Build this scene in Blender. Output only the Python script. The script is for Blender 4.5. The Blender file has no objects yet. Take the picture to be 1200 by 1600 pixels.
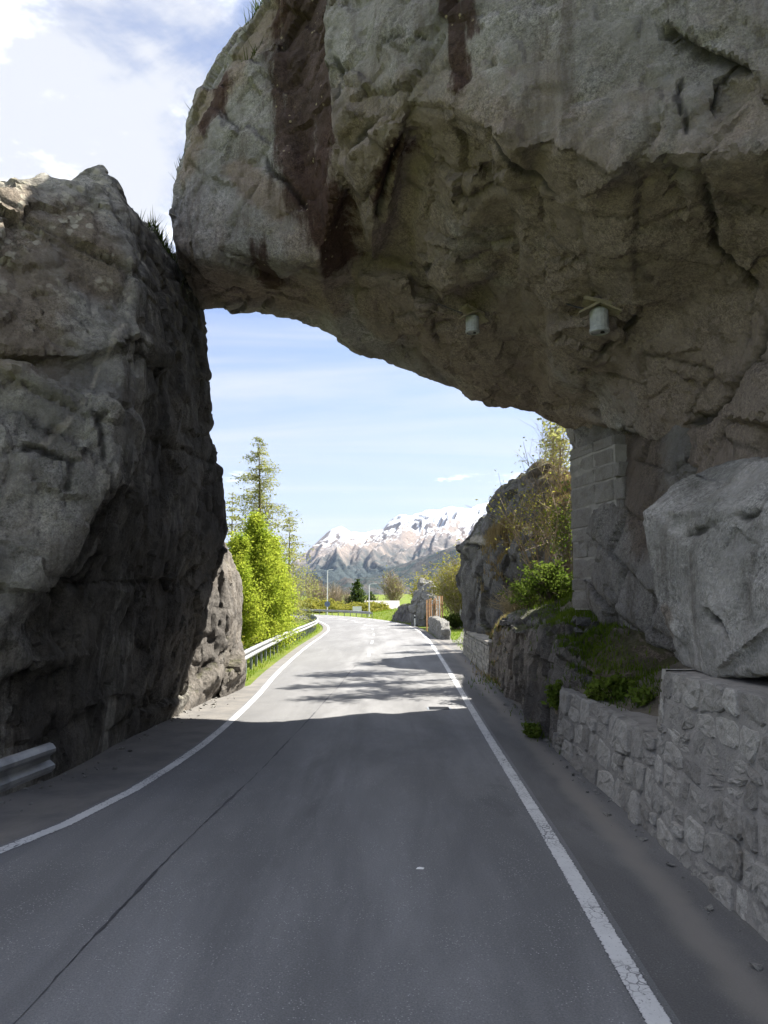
import bpy, bmesh, math, random
import numpy as np
from mathutils import Vector, Matrix
from mathutils.bvhtree import BVHTree

# ------------------------------------------------------------------ camera, sky, sun, exposure
scene = bpy.context.scene
col = scene.collection
CAM_H = 2.3
PITCH = math.atan(136.0 / 1200.0)
cam_data = bpy.data.cameras.new("camera")
cam_data.lens = 27.0; cam_data.sensor_width = 36.0; cam_data.sensor_fit = 'AUTO'
cam_data.clip_start = 0.1; cam_data.clip_end = 60000.0
cam = bpy.data.objects.new("camera", cam_data); col.objects.link(cam)
cam.location = (0, 0, CAM_H); cam.rotation_euler = (math.pi / 2 + PITCH, 0, 0)
scene.camera = cam

SUN_AZ, SUN_EL = math.radians(62), math.radians(51)       # azimuth measured from straight ahead to the right
SUN_DIR = Vector((math.sin(SUN_AZ) * math.cos(SUN_EL), math.cos(SUN_AZ) * math.cos(SUN_EL), math.sin(SUN_EL)))
sun_data = bpy.data.lights.new("sun", 'SUN'); sun_data.energy = 2.1; sun_data.angle = math.radians(0.53)
sun_data.color = (1.0, 0.95, 0.86)
sun = bpy.data.objects.new("sun", sun_data); col.objects.link(sun)
sun.rotation_euler = SUN_DIR.to_track_quat('Z', 'Y').to_euler()

world = bpy.data.worlds.new("World"); scene.world = world; world.use_nodes = True
scene.view_settings.view_transform = 'Standard'; scene.view_settings.look = 'None'
scene.view_settings.exposure = 3.05; scene.view_settings.gamma = 1.0
scene.view_settings.use_curve_mapping = False
scene.cycles.max_bounces = 6; scene.cycles.diffuse_bounces = 4; scene.cycles.transparent_max_bounces = 8
scene.cycles.volume_bounces = 0

class NT:
    """small node-tree builder"""
    def __init__(s, tree):
        s.t = tree; s.t.nodes.clear()
    def n(s, typ, props=None, **inp):
        nd = s.t.nodes.new(typ)
        for k, v in (props or {}).items(): setattr(nd, k, v)
        for k, v in inp.items():
            key = int(k[1:]) if k[0] == 'i' and k[1:].isdigit() else k.replace('_', ' ')
            sk = nd.inputs[key]
            if isinstance(v, bpy.types.NodeSocket): s.t.links.new(v, sk)
            elif isinstance(v, bpy.types.Node): s.t.links.new(v.outputs[0], sk)
            else: sk.default_value = v
        return nd
    def math(s, op, a, b=0.0, c=0.0, clamp=False):
        return s.n('ShaderNodeMath', {'operation': op, 'use_clamp': clamp}, i0=a, i1=b, i2=c).outputs[0]
    def vmath(s, op, a, b=(0, 0, 0)):
        return s.n('ShaderNodeVectorMath', {'operation': op}, i0=a, i1=b).outputs[0]
    def ramp(s, fac, stops, interp='LINEAR'):
        nd = s.n('ShaderNodeValToRGB', None, Fac=fac); cr = nd.color_ramp; cr.interpolation = interp
        while len(cr.elements) < len(stops): cr.elements.new(0.5)
        for e, (p, c) in zip(cr.elements, stops):
            e.position = p; e.color = (c, c, c, 1) if isinstance(c, (int, float)) else (*c, 1)
        return nd.outputs[0]
    def smooth(s, x, lo, hi):
        return s.n('ShaderNodeMapRange', {'interpolation_type': 'SMOOTHSTEP'}, Value=x, From_Min=lo, From_Max=hi).outputs[0]
    def noise(s, vec, scale, detail=4, rough=0.55, dist=0.0):
        return s.n('ShaderNodeTexNoise', None, Vector=vec, Scale=scale, Detail=detail, Roughness=rough, Distortion=dist).outputs[0]
    def voro(s, vec, scale, feature='F1', out=0, rand=1.0):
        return s.n('ShaderNodeTexVoronoi', {'feature': feature}, Vector=vec, Scale=scale, Randomness=rand).outputs[out]
    def mix(s, fac, a, b, blend='MIX'):
        nd = s.t.nodes.new('ShaderNodeMix'); nd.data_type = 'RGBA'; nd.blend_type = blend; nd.clamp_factor = True
        for sk, v in ((nd.inputs[0], fac), (nd.inputs[6], a), (nd.inputs[7], b)):
            if isinstance(v, bpy.types.Node): v = v.outputs[0]
            if isinstance(v, bpy.types.NodeSocket): s.t.links.new(v, sk)
            elif isinstance(v, (tuple, list)): sk.default_value = (*v, 1) if len(v) == 3 else v
            else: sk.default_value = v
        return nd.outputs[2]

def cam_ray(px, py):
    u, v = (px - 600) / 1200.0, (800 - py) / 1200.0; r = Vector((u, math.cos(PITCH) - v * math.sin(PITCH), math.sin(PITCH) + v * math.cos(PITCH))); return r.normalized()
# ---- sky: Nishita with procedural cumulus and cirrus by direction
def build_world():
    w = NT(world.node_tree)
    sky = w.n('ShaderNodeTexSky', {'sky_type': 'NISHITA', 'sun_disc': False, 'sun_elevation': SUN_EL, 'sun_rotation': SUN_AZ,
                                    'air_density': 1.0, 'dust_density': 0.3, 'ozone_density': 1.6, 'altitude': 900})
    d = w.n('ShaderNodeTexCoord').outputs['Generated']
    sep = w.n('ShaderNodeSeparateXYZ', None, Vector=d)
    z = w.math('MAXIMUM', sep.outputs[2], 0.03)
    inv = w.math('DIVIDE', 1.0, w.math('ADD', z, 0.10))
    pl = w.n('ShaderNodeCombineXYZ', None, X=w.math('MULTIPLY', sep.outputs[0], inv), Y=w.math('MULTIPLY', sep.outputs[1], inv), Z=0.0).outputs[0]
    # cumulus: broken cover all round, one heap ahead on the left, the gap straight ahead clear
    off = w.vmath('ADD', pl, CLOUD_OFF)
    n1 = w.noise(off, 0.85, 8, 0.58, 0.3)
    n2 = w.noise(off, 3.2, 6, 0.62, 0.5)
    def blob(px, py, rad):
        r = cam_ray(px, py); k = 1.0 / (r[2] + 0.10)
        dx = w.vmath('SUBTRACT', pl, (r[0] * k, r[1] * k, 0.0))
        return w.smooth(w.n('ShaderNodeVectorMath', {'operation': 'LENGTH'}, i0=dx).outputs['Value'], rad, 0.0)
    c = w.math('ADD', n1, w.math('MULTIPLY', w.math('SUBTRACT', n2, 0.5), 0.30))
    c = w.math('ADD', c, w.math('MULTIPLY', blob(110, 190, 0.62), 0.26))
    c = w.math('SUBTRACT', c, w.math('MULTIPLY', blob(620, 640, 2.0), 0.24))
    c = w.math('ADD', c, w.math('MULTIPLY', blob(322, 535, 0.14), 0.22))
    c = w.math('SUBTRACT', c, w.math('MULTIPLY', w.smooth(sep.outputs[2], 0.16, 0.05), 0.3))
    cum = w.smooth(c, 0.51, 0.62)
    shade = w.smooth(w.noise(w.vmath('ADD', off, (0.25, -0.12, 0)), 1.9, 6, 0.62), 0.34, 0.58)
    ccol = w.mix(shade, (12.5, 12.4, 12.3), (2.1, 2.15, 2.3))
    # cirrus: long thin streaks
    mp = w.n('ShaderNodeMapping', None, Vector=pl, Rotation=(0, 0, math.radians(-14)), Scale=(0.30, 1.5, 1)).outputs[0]
    ci = w.noise(mp, 1.15, 8, 0.60, 0.6)
    cir = w.math('MULTIPLY', w.smooth(ci, 0.34, 0.70), 0.80)
    sky = w.mix(1.0, sky, (0.53, 0.475, 0.49), 'MULTIPLY')
    hz = w.math('MULTIPLY', w.smooth(sep.outputs[2], 0.42, 0.02), 0.88)     # air near the horizon whitens
    base = w.mix(hz, sky, (1.62, 1.74, 2.13))
    base = w.mix(cir, base, (2.15, 2.20, 2.38))
    fin = w.mix(cum, base, ccol)
    w.n('ShaderNodeOutputWorld', None, Surface=w.n('ShaderNodeBackground', None, Color=fin, Strength=0.05))
HAZE = 2.0e-5
CLOUD_OFF = (3.1, 1.7, 0.0)
build_world()

# ------------------------------------------------------------------ pixel -> place helpers
CP, SP = math.cos(PITCH), math.sin(PITCH)
def ray(px, py):
    u = (px - 600) / 1200.0; w = (800 - py) / 1200.0
    return Vector((u, CP - w * SP, SP + w * CP))
def P(px, py, depth):                       # point on that sight line at distance `depth` ahead
    r = ray(px, py); t = depth / r.y
    return Vector((r.x * t, depth, CAM_H + r.z * t))
def G(px, py, z=0.0):                       # point on the ground
    r = ray(px, py); t = (z - CAM_H) / r.z
    return Vector((r.x * t, r.y * t, z))
def PX(px, py, x):                          # point on the plane at side distance x
    r = ray(px, py); t = x / r.x
    return Vector((x, r.y * t, CAM_H + r.z * t))

# ------------------------------------------------------------------ numpy noise
def h3(ix, iy, iz, seed):
    h = (ix.astype(np.int64) * 374761393 + iy.astype(np.int64) * 668265263 + iz.astype(np.int64) * 2147483647 + seed * 974634777) & 0xFFFFFFFF
    h = ((h ^ (h >> 13)) * 1274126177) & 0xFFFFFFFF
    h = ((h ^ (h >> 16)) * 2246822519) & 0xFFFFFFFF
    h = h ^ (h >> 15)
    return (h & 0xFFFFFF) / float(0x1000000)
def vnoise(p, seed=0):
    i = np.floor(p).astype(np.int64); f = p - i
    f = f * f * f * (f * (f * 6 - 15) + 10)
    r = 0
    for dx in (0, 1):
        wx = f[:, 0] if dx else 1 - f[:, 0]
        for dy in (0, 1):
            wy = f[:, 1] if dy else 1 - f[:, 1]
            for dz in (0, 1):
                wz = f[:, 2] if dz else 1 - f[:, 2]
                r = r + h3(i[:, 0] + dx, i[:, 1] + dy, i[:, 2] + dz, seed) * wx * wy * wz
    return r * 2 - 1
def fbm(p, octaves=4, seed=0, gain=0.5, ridge=False):
    a, s, r = 1.0, 1.0, 0
    for o in range(octaves):
        v = vnoise(p * s + o * 17.3, seed + o)
        if ridge: v = 1 - 2 * np.abs(v)
        r = r + a * v; a *= gain; s *= 2.03
    return r
def facet(p, cell, seed):
    """piecewise-planar chips: returns (offset in about -1..1, distance to the chip border)"""
    q = p / cell; i = np.floor(q).astype(np.int64)
    b1 = np.full(len(p), 9.0); b2 = np.full(len(p), 9.0); val = np.zeros(len(p))
    for dx in (-1, 0, 1):
        for dy in (-1, 0, 1):
            for dz in (-1, 0, 1):
                cx, cy, cz = i[:, 0] + dx, i[:, 1] + dy, i[:, 2] + dz
                ox = cx + h3(cx, cy, cz, seed); oy = cy + h3(cx, cy, cz, seed + 1); oz = cz + h3(cx, cy, cz, seed + 2)
                ex, ey, ez = q[:, 0] - ox, q[:, 1] - oy, q[:, 2] - oz
                d = ex * ex + ey * ey + ez * ez
                m = d < b1
                v = (h3(cx, cy, cz, seed + 3) - 0.5) * 1.1 + ex * (h3(cx, cy, cz, seed + 4) - .5) * 1.6 + ey * (h3(cx, cy, cz, seed + 5) - .5) * 1.6 + ez * (h3(cx, cy, cz, seed + 6) - .5) * 1.6
                b2 = np.where(m, b1, np.minimum(b2, d)); b1 = np.where(m, d, b1); val = np.where(m, v, val)
    return val, np.sqrt(b2) - np.sqrt(b1)

def joints(p, spacing, eul, seed):
    """irregular joint-bounded blocks: (offset per block with a tilt, distance to the block border)"""
    from mathutils import Euler
    Rm = np.array(Euler(eul).to_matrix()); q = (p @ Rm) / np.array(spacing)
    z = np.floor(q[:, 2]).astype(np.int64); o = np.zeros_like(z)
    q1 = q[:, 1] + h3(z, o, o, seed) * 3.0 + 0.25 * np.sin(z * 2.1 + q[:, 0] * .7); y = np.floor(q1).astype(np.int64)
    q0 = q[:, 0] + h3(y, z, o, seed + 1) * 3.0; x = np.floor(q0).astype(np.int64)
    fx, fy, fz = q0 - x, q1 - y, q[:, 2] - z
    # some neighbouring blocks stay joined
    big = h3(x // 2, y // 2, z, seed + 9) < 0.35
    x = np.where(big, x // 2 + 5000, x)
    val = (h3(x, y, z, seed + 2) - .5) * 1.3 + (fx - .5) * (h3(x, y, z, seed + 3) - .5) * 1.5 + (fy - .5) * (h3(x, y, z, seed + 4) - .5) * 1.5 + (fz - .5) * (h3(x, y, z, seed + 5) - .5) * 1.5
    e = np.minimum(np.minimum(np.minimum(fx, 1 - fx), np.minimum(fy, 1 - fy)), np.minimum(fz, 1 - fz))
    return val, e

# ------------------------------------------------------------------ object helpers
def tag(o, label=None, cat=None, group=None, kind=None):
    for k, v in (('label', label), ('category', cat), ('group', group), ('kind', kind)):
        if v: o[k] = v
    return o
def link(o, parent=None):
    col.objects.link(o)
    if parent is not None: o.parent = parent
    return o
def empty(name, loc=(0, 0, 0), rz=0.0):
    o = bpy.data.objects.new(name, None); link(o); o.location = loc; o.rotation_euler = (0, 0, rz); o.empty_display_size = 0.2
    return o
def mesh_from(name, verts, faces, mat, parent=None, smooth=False, uvs=None):
    me = bpy.data.meshes.new(name)
    me.from_pydata([tuple(v) for v in verts], [], faces)
    if mat is not None:
        for m in (mat if isinstance(mat, (list, tuple)) else [mat]): me.materials.append(m)
    if smooth: me.polygons.foreach_set('use_smooth', [True] * len(me.polygons))
    if uvs is not None:
        ul = me.uv_layers.new(name='UVMap'); li = np.empty(len(me.loops), dtype=np.int32); me.loops.foreach_get('vertex_index', li)
        ul.data.foreach_set('uv', np.asarray(uvs, dtype=np.float32)[li].ravel())
    me.update()
    o = bpy.data.objects.new(name, me); link(o, parent)
    return o
class MB:
    """collects boxes, tubes and raw faces into one mesh"""
    def __init__(s): s.v = []; s.f = []
    def add(s, vs, fs):
        k = len(s.v); s.v += [tuple(v) for v in vs]; s.f += [tuple(i + k for i in f) for f in fs]; return s
    def box(s, c, size, rot=None):
        x, y, z = size[0] / 2, size[1] / 2, size[2] / 2
        vs = [Vector((a * x, b * y, d * z)) for a in (-1, 1) for b in (-1, 1) for d in (-1, 1)]
        if rot is not None: vs = [rot @ v for v in vs]
        return s.add([v + Vector(c) for v in vs], [(0, 1, 3, 2), (4, 6, 7, 5), (0, 4, 5, 1), (2, 3, 7, 6), (0, 2, 6, 4), (1, 5, 7, 3)])
    def tube(s, pts, rads, n=6, cap=True):
        pts = [Vector(p) for p in pts]; k = len(s.v); m = len(pts)
        for i, p in enumerate(pts):
            d = (pts[min(i + 1, m - 1)] - pts[max(i - 1, 0)])
            d = d.normalized() if d.length > 1e-9 else Vector((0, 0, 1))
            a = d.cross(Vector((0, 0, 1)) if abs(d.z) < 0.9 else Vector((1, 0, 0))).normalized(); b = d.cross(a)
            r = rads[i] if isinstance(rads, (list, tuple)) else rads
            for j in range(n):
                t = 2 * math.pi * j / n
                s.v.append(tuple(p + (a * math.cos(t) + b * math.sin(t)) * r))
        for i in range(m - 1):
            for j in range(n):
                s.f.append((k + i * n + j, k + i * n + (j + 1) % n, k + (i + 1) * n + (j + 1) % n, k + (i + 1) * n + j))
        if cap:
            s.f.append(tuple(k + j for j in range(n))[::-1]); s.f.append(tuple(k + (m - 1) * n + j for j in range(n)))
        return s
    def build(s, name, mat, parent=None, smooth=False):
        return mesh_from(name, s.v, s.f, mat, parent, smooth)
def local(pts, o): return [Vector(p) - Vector(o) for p in pts]
def catmull(pts, n):
    pts = [Vector(p) for p in pts]; out = []
    for i in range(len(pts) - 1):
        p0, p1, p2, p3 = pts[max(i - 1, 0)], pts[i], pts[i + 1], pts[min(i + 2, len(pts) - 1)]
        for k in range(n):
            t = k / n
            out.append(0.5 * ((2 * p1) + (p2 - p0) * t + (2 * p0 - 5 * p1 + 4 * p2 - p3) * t * t + (3 * p1 - p0 - 3 * p2 + p3) * t ** 3))
    out.append(pts[-1]); return out
def resample(pts, step):
    out = [pts[0].copy()]; acc = 0.0
    for a, b in zip(pts, pts[1:]):
        L = (b - a).length; t = step - acc
        while t <= L:
            out.append(a.lerp(b, t / L)); t += step
        acc = (acc + L) % step if L else acc
    return out
# ------------------------------------------------------------------ materials
def new_mat(name):
    m = bpy.data.materials.new(name); m.use_nodes = True
    return m, NT(m.node_tree)
def finish(w, color, rough=0.9, normal=None, spec=0.3, **kw):
    b = w.n('ShaderNodeBsdfPrincipled', None, Base_Color=color, Roughness=rough, **kw)
    b.inputs['Specular IOR Level'].default_value = spec
    if normal is not None: w.t.links.new(normal, b.inputs['Normal'])
    w.n('ShaderNodeOutputMaterial', None, Surface=b)
def bump(w, h, strength, dist, prev=None):
    nd = w.n('ShaderNodeBump', None, Strength=strength, Distance=dist, Height=h)
    if prev is not None: w.t.links.new(prev, nd.inputs['Normal'])
    return nd.outputs[0]
def world_pos(w): return w.n('ShaderNodeNewGeometry').outputs['Position']

def chips(w, p, scale):
    """height of randomly tilted chips (broken-stone facets)"""
    v = w.n('ShaderNodeTexVoronoi', None, Vector=p, Scale=scale)
    rel = w.vmath('SUBTRACT', p, v.outputs['Position']); k = w.vmath('SUBTRACT', v.outputs['Color'], (0.5, 0.5, 0.5))
    return w.math('MULTIPLY', w.n('ShaderNodeVectorMath', {'operation': 'DOT_PRODUCT'}, i0=rel, i1=k).outputs['Value'], scale)
def rock_mat(name, light, dark, brown, stain_shade=(0.060, 0.040, 0.036), lichen=0.0, moss=0.25, mottled=0.5, grain=1.0, fleck=True):
    """granite: crystal speckle, broad tone changes, rust and lichen; vertex masks: R stain and painted shade, G brown weathering, B vein / pale scar"""
    m, w = new_mat(name)
    p = world_pos(w)
    at = w.n('ShaderNodeVertexColor', {'layer_name': 'mask'})
    ms = w.n('ShaderNodeSeparateColor', None, Color=at.outputs[0])
    big = w.noise(p, 0.55, 5, 0.6, 0.6)
    mid = w.noise(p, 2.4, 6, 0.62, 0.4)
    fine = w.noise(p, 17.0, 5, 0.75)
    speck = w.noise(p, 48.0, 3, 0.7)
    c = w.mix(w.smooth(big, 0.36, 0.66), dark, light)
    c = w.mix(w.math('MULTIPLY', w.smooth(mid, 0.42, 0.66), mottled), c, dark)
    tint = w.smooth(w.noise(p, 1.15, 4, 0.6, 1.0), 0.50, 0.72)
    c = w.mix(w.math('MULTIPLY', tint, 0.28), c, brown)
    g = w.math('ADD', ms.outputs[1], w.math('MULTIPLY', w.math('SUBTRACT', mid, 0.5), 0.9))
    c = w.mix(w.math('MULTIPLY', w.smooth(g, 0.20, 0.80), 0.85), c, brown)
    k = w.math('MULTIPLY', w.math('SUBTRACT', w.math('ADD', w.math('MULTIPLY', fine, 0.55), w.math('MULTIPLY', speck, 0.5)), 0.525), w.math('MULTIPLY', w.math('ADD', 0.30, w.smooth(w.noise(p, 1.1, 4, 0.6), 0.35, 0.65)), 3.6 * grain))
    c = w.mix(1.0, c, w.n('ShaderNodeCombineColor', None, Red=w.math('ADD', 1.0, k), Green=w.math('ADD', 1.0, k), Blue=w.math('ADD', 1.0, k)).outputs[0], 'MULTIPLY')
    # lichen spots
    if lichen:
        v = w.voro(w.vmath('ADD', p, w.vmath('MULTIPLY', w.n('ShaderNodeTexNoise', None, Vector=p, Scale=9.0, Detail=4.0).outputs[1], (0.12, 0.12, 0.12))), 6.0, 'F1', 0)
        lm = w.math('MULTIPLY', w.smooth(v, 0.46, 0.30), w.smooth(w.noise(p, 1.6, 4), 0.44, 0.58))
        zz = w.smooth(w.n('ShaderNodeSeparateXYZ', None, Vector=p).outputs[2], 4.8, 8.0)
        c = w.mix(w.math('MULTIPLY', w.math('MULTIPLY', lm, zz), lichen), c, (0.42, 0.39, 0.31))
    # veins / pale scars
    c = w.mix(w.math('MULTIPLY', w.smooth(w.math('ADD', ms.outputs[2], w.math('MULTIPLY', w.math('SUBTRACT', mid, 0.5), 2.6)), 0.35, 0.9), 0.6), c, (0.44, 0.40, 0.34))
    # moss on top faces
    nz = w.n('ShaderNodeSeparateXYZ', None, Vector=w.n('ShaderNodeNewGeometry').outputs['Normal']).outputs[2]
    mo = w.math('MULTIPLY', w.smooth(w.math('ADD', nz, w.math('MULTIPLY', w.math('SUBTRACT', mid, 0.5), 1.6)), 0.50, 0.95), moss)
    c = w.mix(mo, c, (0.07, 0.075, 0.025))
    # dirt-filled joints, patchy
    da = w.n('ShaderNodeAttribute', {'attribute_name': 'dirt'}).outputs['Fac']
    c = w.mix(w.math('MULTIPLY', w.smooth(w.math('ADD', da, w.math('MULTIPLY', w.math('SUBTRACT', mid, 0.5), 0.7)), 0.25, 0.9), 0.8), c, tuple(x * 0.22 for x in dark))
    # faint rain streaks all over
    rs = w.noise(w.n('ShaderNodeMapping', None, Vector=p, Scale=(2.6, 2.6, 0.28)).outputs[0], 1.0, 6, 0.7)
    c = w.mix(w.math('MULTIPLY', w.smooth(rs, 0.50, 0.68), 0.55), c, tuple(x * 0.42 for x in brown))
    # run-off stains and the left boulder's painted shade, with ragged, vertically drawn edges
    st = w.n('ShaderNodeMapping', None, Vector=p, Scale=(5.0, 5.0, 0.55)).outputs[0]
    rag = w.noise(st, 1.0, 7, 0.7)
    s = w.smooth(w.math('ADD', ms.outputs[0], w.math('MULTIPLY', w.math('SUBTRACT', rag, 0.5), 1.9)), 0.22, 0.72)
    c = w.mix(w.math('MULTIPLY', s, 0.95), c, tuple(x * 4.2 for x in stain_shade), 'MULTIPLY')
    if fleck:
     flecks = w.math('MULTIPLY', w.smooth(w.voro(p, 7.5), 0.20, 0.12), w.math('MULTIPLY', s, w.smooth(w.noise(p, 1.7, 2), 0.5, 0.6)))
     c = w.mix(flecks, c, (0.33, 0.27, 0.18))
    wp = w.vmath('ADD', p, w.vmath('MULTIPLY', w.n('ShaderNodeTexNoise', None, Vector=p, Scale=3.0, Detail=4.0, Roughness=0.65).outputs[1], (0.30, 0.30, 0.30)))
    h = w.math('ADD', w.math('MULTIPLY', chips(w, wp, 2.3), 0.075), w.math('MULTIPLY', chips(w, wp, 6.5), 0.042))
    h = w.math('ADD', h, w.math('MULTIPLY', w.noise(p, 7.0, 7, 0.7), 0.055))
    h = w.math('ADD', h, w.math('MULTIPLY', fine, 0.026))
    n = bump(w, h, 1.0, 1.0)
    finish(w, c, 0.92, n, 0.2)
    return m

def asphalt_mat(name, base, speck, dusty=0.0):
    m, w = new_mat(name)
    p = world_pos(w)
    big = w.noise(w.n('ShaderNodeMapping', None, Vector=p, Scale=(1.0, 0.22, 1)).outputs[0], 0.9, 5, 0.6, 0.4)
    c = w.mix(w.smooth(big, 0.34, 0.68), tuple(x * 0.72 for x in base), tuple(x * 1.15 for x in base))
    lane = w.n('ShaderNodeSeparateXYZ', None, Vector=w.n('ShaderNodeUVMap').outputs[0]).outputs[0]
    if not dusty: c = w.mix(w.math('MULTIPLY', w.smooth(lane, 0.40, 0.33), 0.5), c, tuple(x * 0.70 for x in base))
    oil = w.smooth(w.noise(w.n('ShaderNodeMapping', None, Vector=p, Scale=(0.9, 0.35, 1)).outputs[0], 1.0, 5, 0.7, 0.8), 0.58, 0.70)
    c = w.mix(w.math('MULTIPLY', oil, 0.45), c, tuple(x * 0.5 for x in base))
    fine = w.noise(p, 70, 3, 0.75)
    k = w.math('ADD', 0.35, w.math('MULTIPLY', fine, 1.3))
    c = w.mix(1.0, c, w.n('ShaderNodeCombineColor', None, Red=k, Green=k, Blue=k).outputs[0], 'MULTIPLY')
    chips = w.math('MULTIPLY', w.smooth(w.voro(p, 58), 0.36, 0.20), w.smooth(w.voro(p, 58, 'F1', 1), 0.50, 0.80))
    tr_ = w.noise(w.n('ShaderNodeMapping', None, Vector=p, Scale=(2.2, 0.05, 1)).outputs[0], 1.0, 4, 0.6)
    c = w.mix(w.math('MULTIPLY', w.smooth(tr_, 0.50, 0.68), 0.35), c, tuple(x * 0.62 for x in base))
    c = w.mix(w.math('MULTIPLY', chips, w.math('MULTIPLY', w.smooth(w.noise(p, 2.1, 4, 0.6), 0.36, 0.66), 0.6)), c, speck)
    if dusty:
        uv = w.n('ShaderNodeUVMap').outputs[0]
        u = w.n('ShaderNodeSeparateXYZ', None, Vector=uv).outputs[0]
        uu = w.math('ADD', u, w.math('MULTIPLY', w.math('SUBTRACT', w.noise(p, 1.3, 4), 0.5), 0.30))
        band = w.math('SUBTRACT', 1.0, w.math('ABSOLUTE', w.math('DIVIDE', w.math('SUBTRACT', uu, 0.52), 0.22)))
        c = w.mix(w.math('MULTIPLY', w.smooth(band, 0.0, 0.9), dusty), c, (0.20, 0.185, 0.165))
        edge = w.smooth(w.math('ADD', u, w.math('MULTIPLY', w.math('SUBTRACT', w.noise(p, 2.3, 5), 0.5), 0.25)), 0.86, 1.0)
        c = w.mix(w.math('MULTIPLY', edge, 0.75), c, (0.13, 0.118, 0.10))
    n = bump(w, w.noise(p, 95, 3, 0.7), 0.55, 0.008)
    finish(w, c, 0.85, n, 0.3)
    return m

def paint_mat(name, wear):
    m, w = new_mat(name)
    p = world_pos(w)
    cr = w.voro(w.vmath('ADD', p, w.vmath('MULTIPLY', w.n('ShaderNodeTexNoise', None, Vector=p, Scale=9.0, Detail=3.0).outputs[1], (0.10, 0.10, 0))), 14, 'DISTANCE_TO_EDGE')
    wr = w.math('MAXIMUM', w.smooth(cr, 0.02, 0.06), w.smooth(w.noise(p, 1.1, 4, 0.6), 0.60, 0.42))
    blot = w.smooth(w.math('ADD', w.noise(p, 34, 6, 0.75), w.math('MULTIPLY', w.math('SUBTRACT', w.noise(p, 0.8, 3), 0.5), 0.35)), 0.32, 0.44)
    uv = w.n('ShaderNodeSeparateXYZ', None, Vector=w.n('ShaderNodeUVMap').outputs[0]).outputs[0]
    e = w.math('SUBTRACT', 1.0, w.math('ABSOLUTE', w.math('SUBTRACT', w.math('MULTIPLY', uv, 2.0), 1.0)))
    ed = w.smooth(w.math('ADD', e, w.math('MULTIPLY', w.math('SUBTRACT', w.noise(p, 26, 5, 0.7), 0.5), 0.8)), 0.02, 0.14)
    keep = w.math('MULTIPLY', w.math('MULTIPLY', wr, blot), ed)
    keep = w.math('MAXIMUM', keep, w.math('MULTIPLY', ed, 1.0 - wear))
    c = w.mix(keep, (0.075, 0.075, 0.08), w.mix(w.noise(p, 5, 4), (0.46, 0.46, 0.46), (0.66, 0.66, 0.65)))
    finish(w, c, 0.7, bump(w, w.noise(p, 90, 2), 0.35, 0.006), 0.3)
    return m

def simple(name, c1, c2, scale=6.0, rough=0.8, bmp=0.2, bd=0.02, metal=0.0, spec=0.3, detail=5):
    m, w = new_mat(name); p = w.n('ShaderNodeTexCoord').outputs['Object']
    nz = w.noise(p, scale, detail, 0.62, 0.3)
    c = w.mix(w.smooth(nz, 0.32, 0.68), c1, c2)
    finish(w, c, rough, bump(w, w.noise(p, scale * 5, 4, 0.65), bmp, bd), spec, Metallic=metal)
    return m

def leaf_mat(name, c1, c2, trans=0.45, scale=1.2):
    m, w = new_mat(name); p = world_pos(w)
    r = w.noise(p, scale, 3, 0.6)
    rr = w.noise(p, 14.0, 2, 0.6)
    c = w.mix(w.smooth(w.math('ADD', w.math('MULTIPLY', r, 0.6), w.math('MULTIPLY', rr, 0.4)), 0.36, 0.64), c1, c2)
    d = w.n('ShaderNodeBsdfDiffuse', None, Color=c)
    t = w.n('ShaderNodeBsdfTranslucent', None, Color=c)
    mx = w.n('ShaderNodeMixShader', None, Fac=trans); w.t.links.new(d.outputs[0], mx.inputs[1]); w.t.links.new(t.outputs[0], mx.inputs[2])
    w.n('ShaderNodeOutputMaterial', None, Surface=mx)
    return m

M = {}
M['arch_rock'] = rock_mat('arch_rock', (0.355, 0.335, 0.315), (0.245, 0.228, 0.212), (0.270, 0.212, 0.172), lichen=0.0, moss=0.5, mottled=0.4)
M['left_rock'] = rock_mat('left_rock', (0.37, 0.35, 0.305), (0.165, 0.158, 0.145), (0.17, 0.135, 0.10), lichen=0.9, moss=0.35, mottled=0.65, stain_shade=(0.080, 0.077, 0.077), fleck=False)  # the dark tint here is the road side's shade, put into the colour
M['grey_rock'] = rock_mat('grey_rock', (0.27, 0.265, 0.25), (0.20, 0.195, 0.185), (0.17, 0.15, 0.125), moss=0.1, mottled=0.45, grain=1.3)
M['cliff_rock'] = rock_mat('cliff_rock', (0.205, 0.185, 0.16), (0.115, 0.106, 0.097), (0.15, 0.115, 0.085), moss=0.75, mottled=0.6)
M['dark_rock'] = rock_mat('dark_rock', (0.17, 0.165, 0.16), (0.085, 0.083, 0.085), (0.12, 0.10, 0.08), moss=0.8, mottled=0.6, lichen=0.4)
M['pale_rock'] = rock_mat('pale_rock', (0.37, 0.355, 0.335), (0.215, 0.21, 0.195), (0.19, 0.16, 0.13), moss=0.1, mottled=0.6, grain=1.0)
M['pier_rock'] = rock_mat('pier_rock', (0.265, 0.25, 0.232), (0.185, 0.172, 0.158), (0.145, 0.112, 0.088), moss=0.1, mottled=0.5)
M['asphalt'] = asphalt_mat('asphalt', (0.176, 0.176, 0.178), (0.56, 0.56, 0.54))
M['shoulder'] = asphalt_mat('shoulder_asphalt', (0.125, 0.122, 0.12), (0.25, 0.25, 0.24), dusty=0.75)
M['verge'] = simple('dusty_verge', (0.12, 0.116, 0.112), (0.17, 0.16, 0.148), 1.6, 0.95, 0.4, 0.03)
M['paint'] = paint_mat('road_paint', 0.85)
M['tar'] = simple('tar_seam', (0.030, 0.030, 0.034), (0.05, 0.05, 0.055), 9, 0.7)
M['steel'] = simple('galvanised_steel', (0.22, 0.225, 0.23), (0.36, 0.365, 0.365), 3.5, 0.55, 0.15, 0.005, metal=0.55, spec=0.5)
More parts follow.
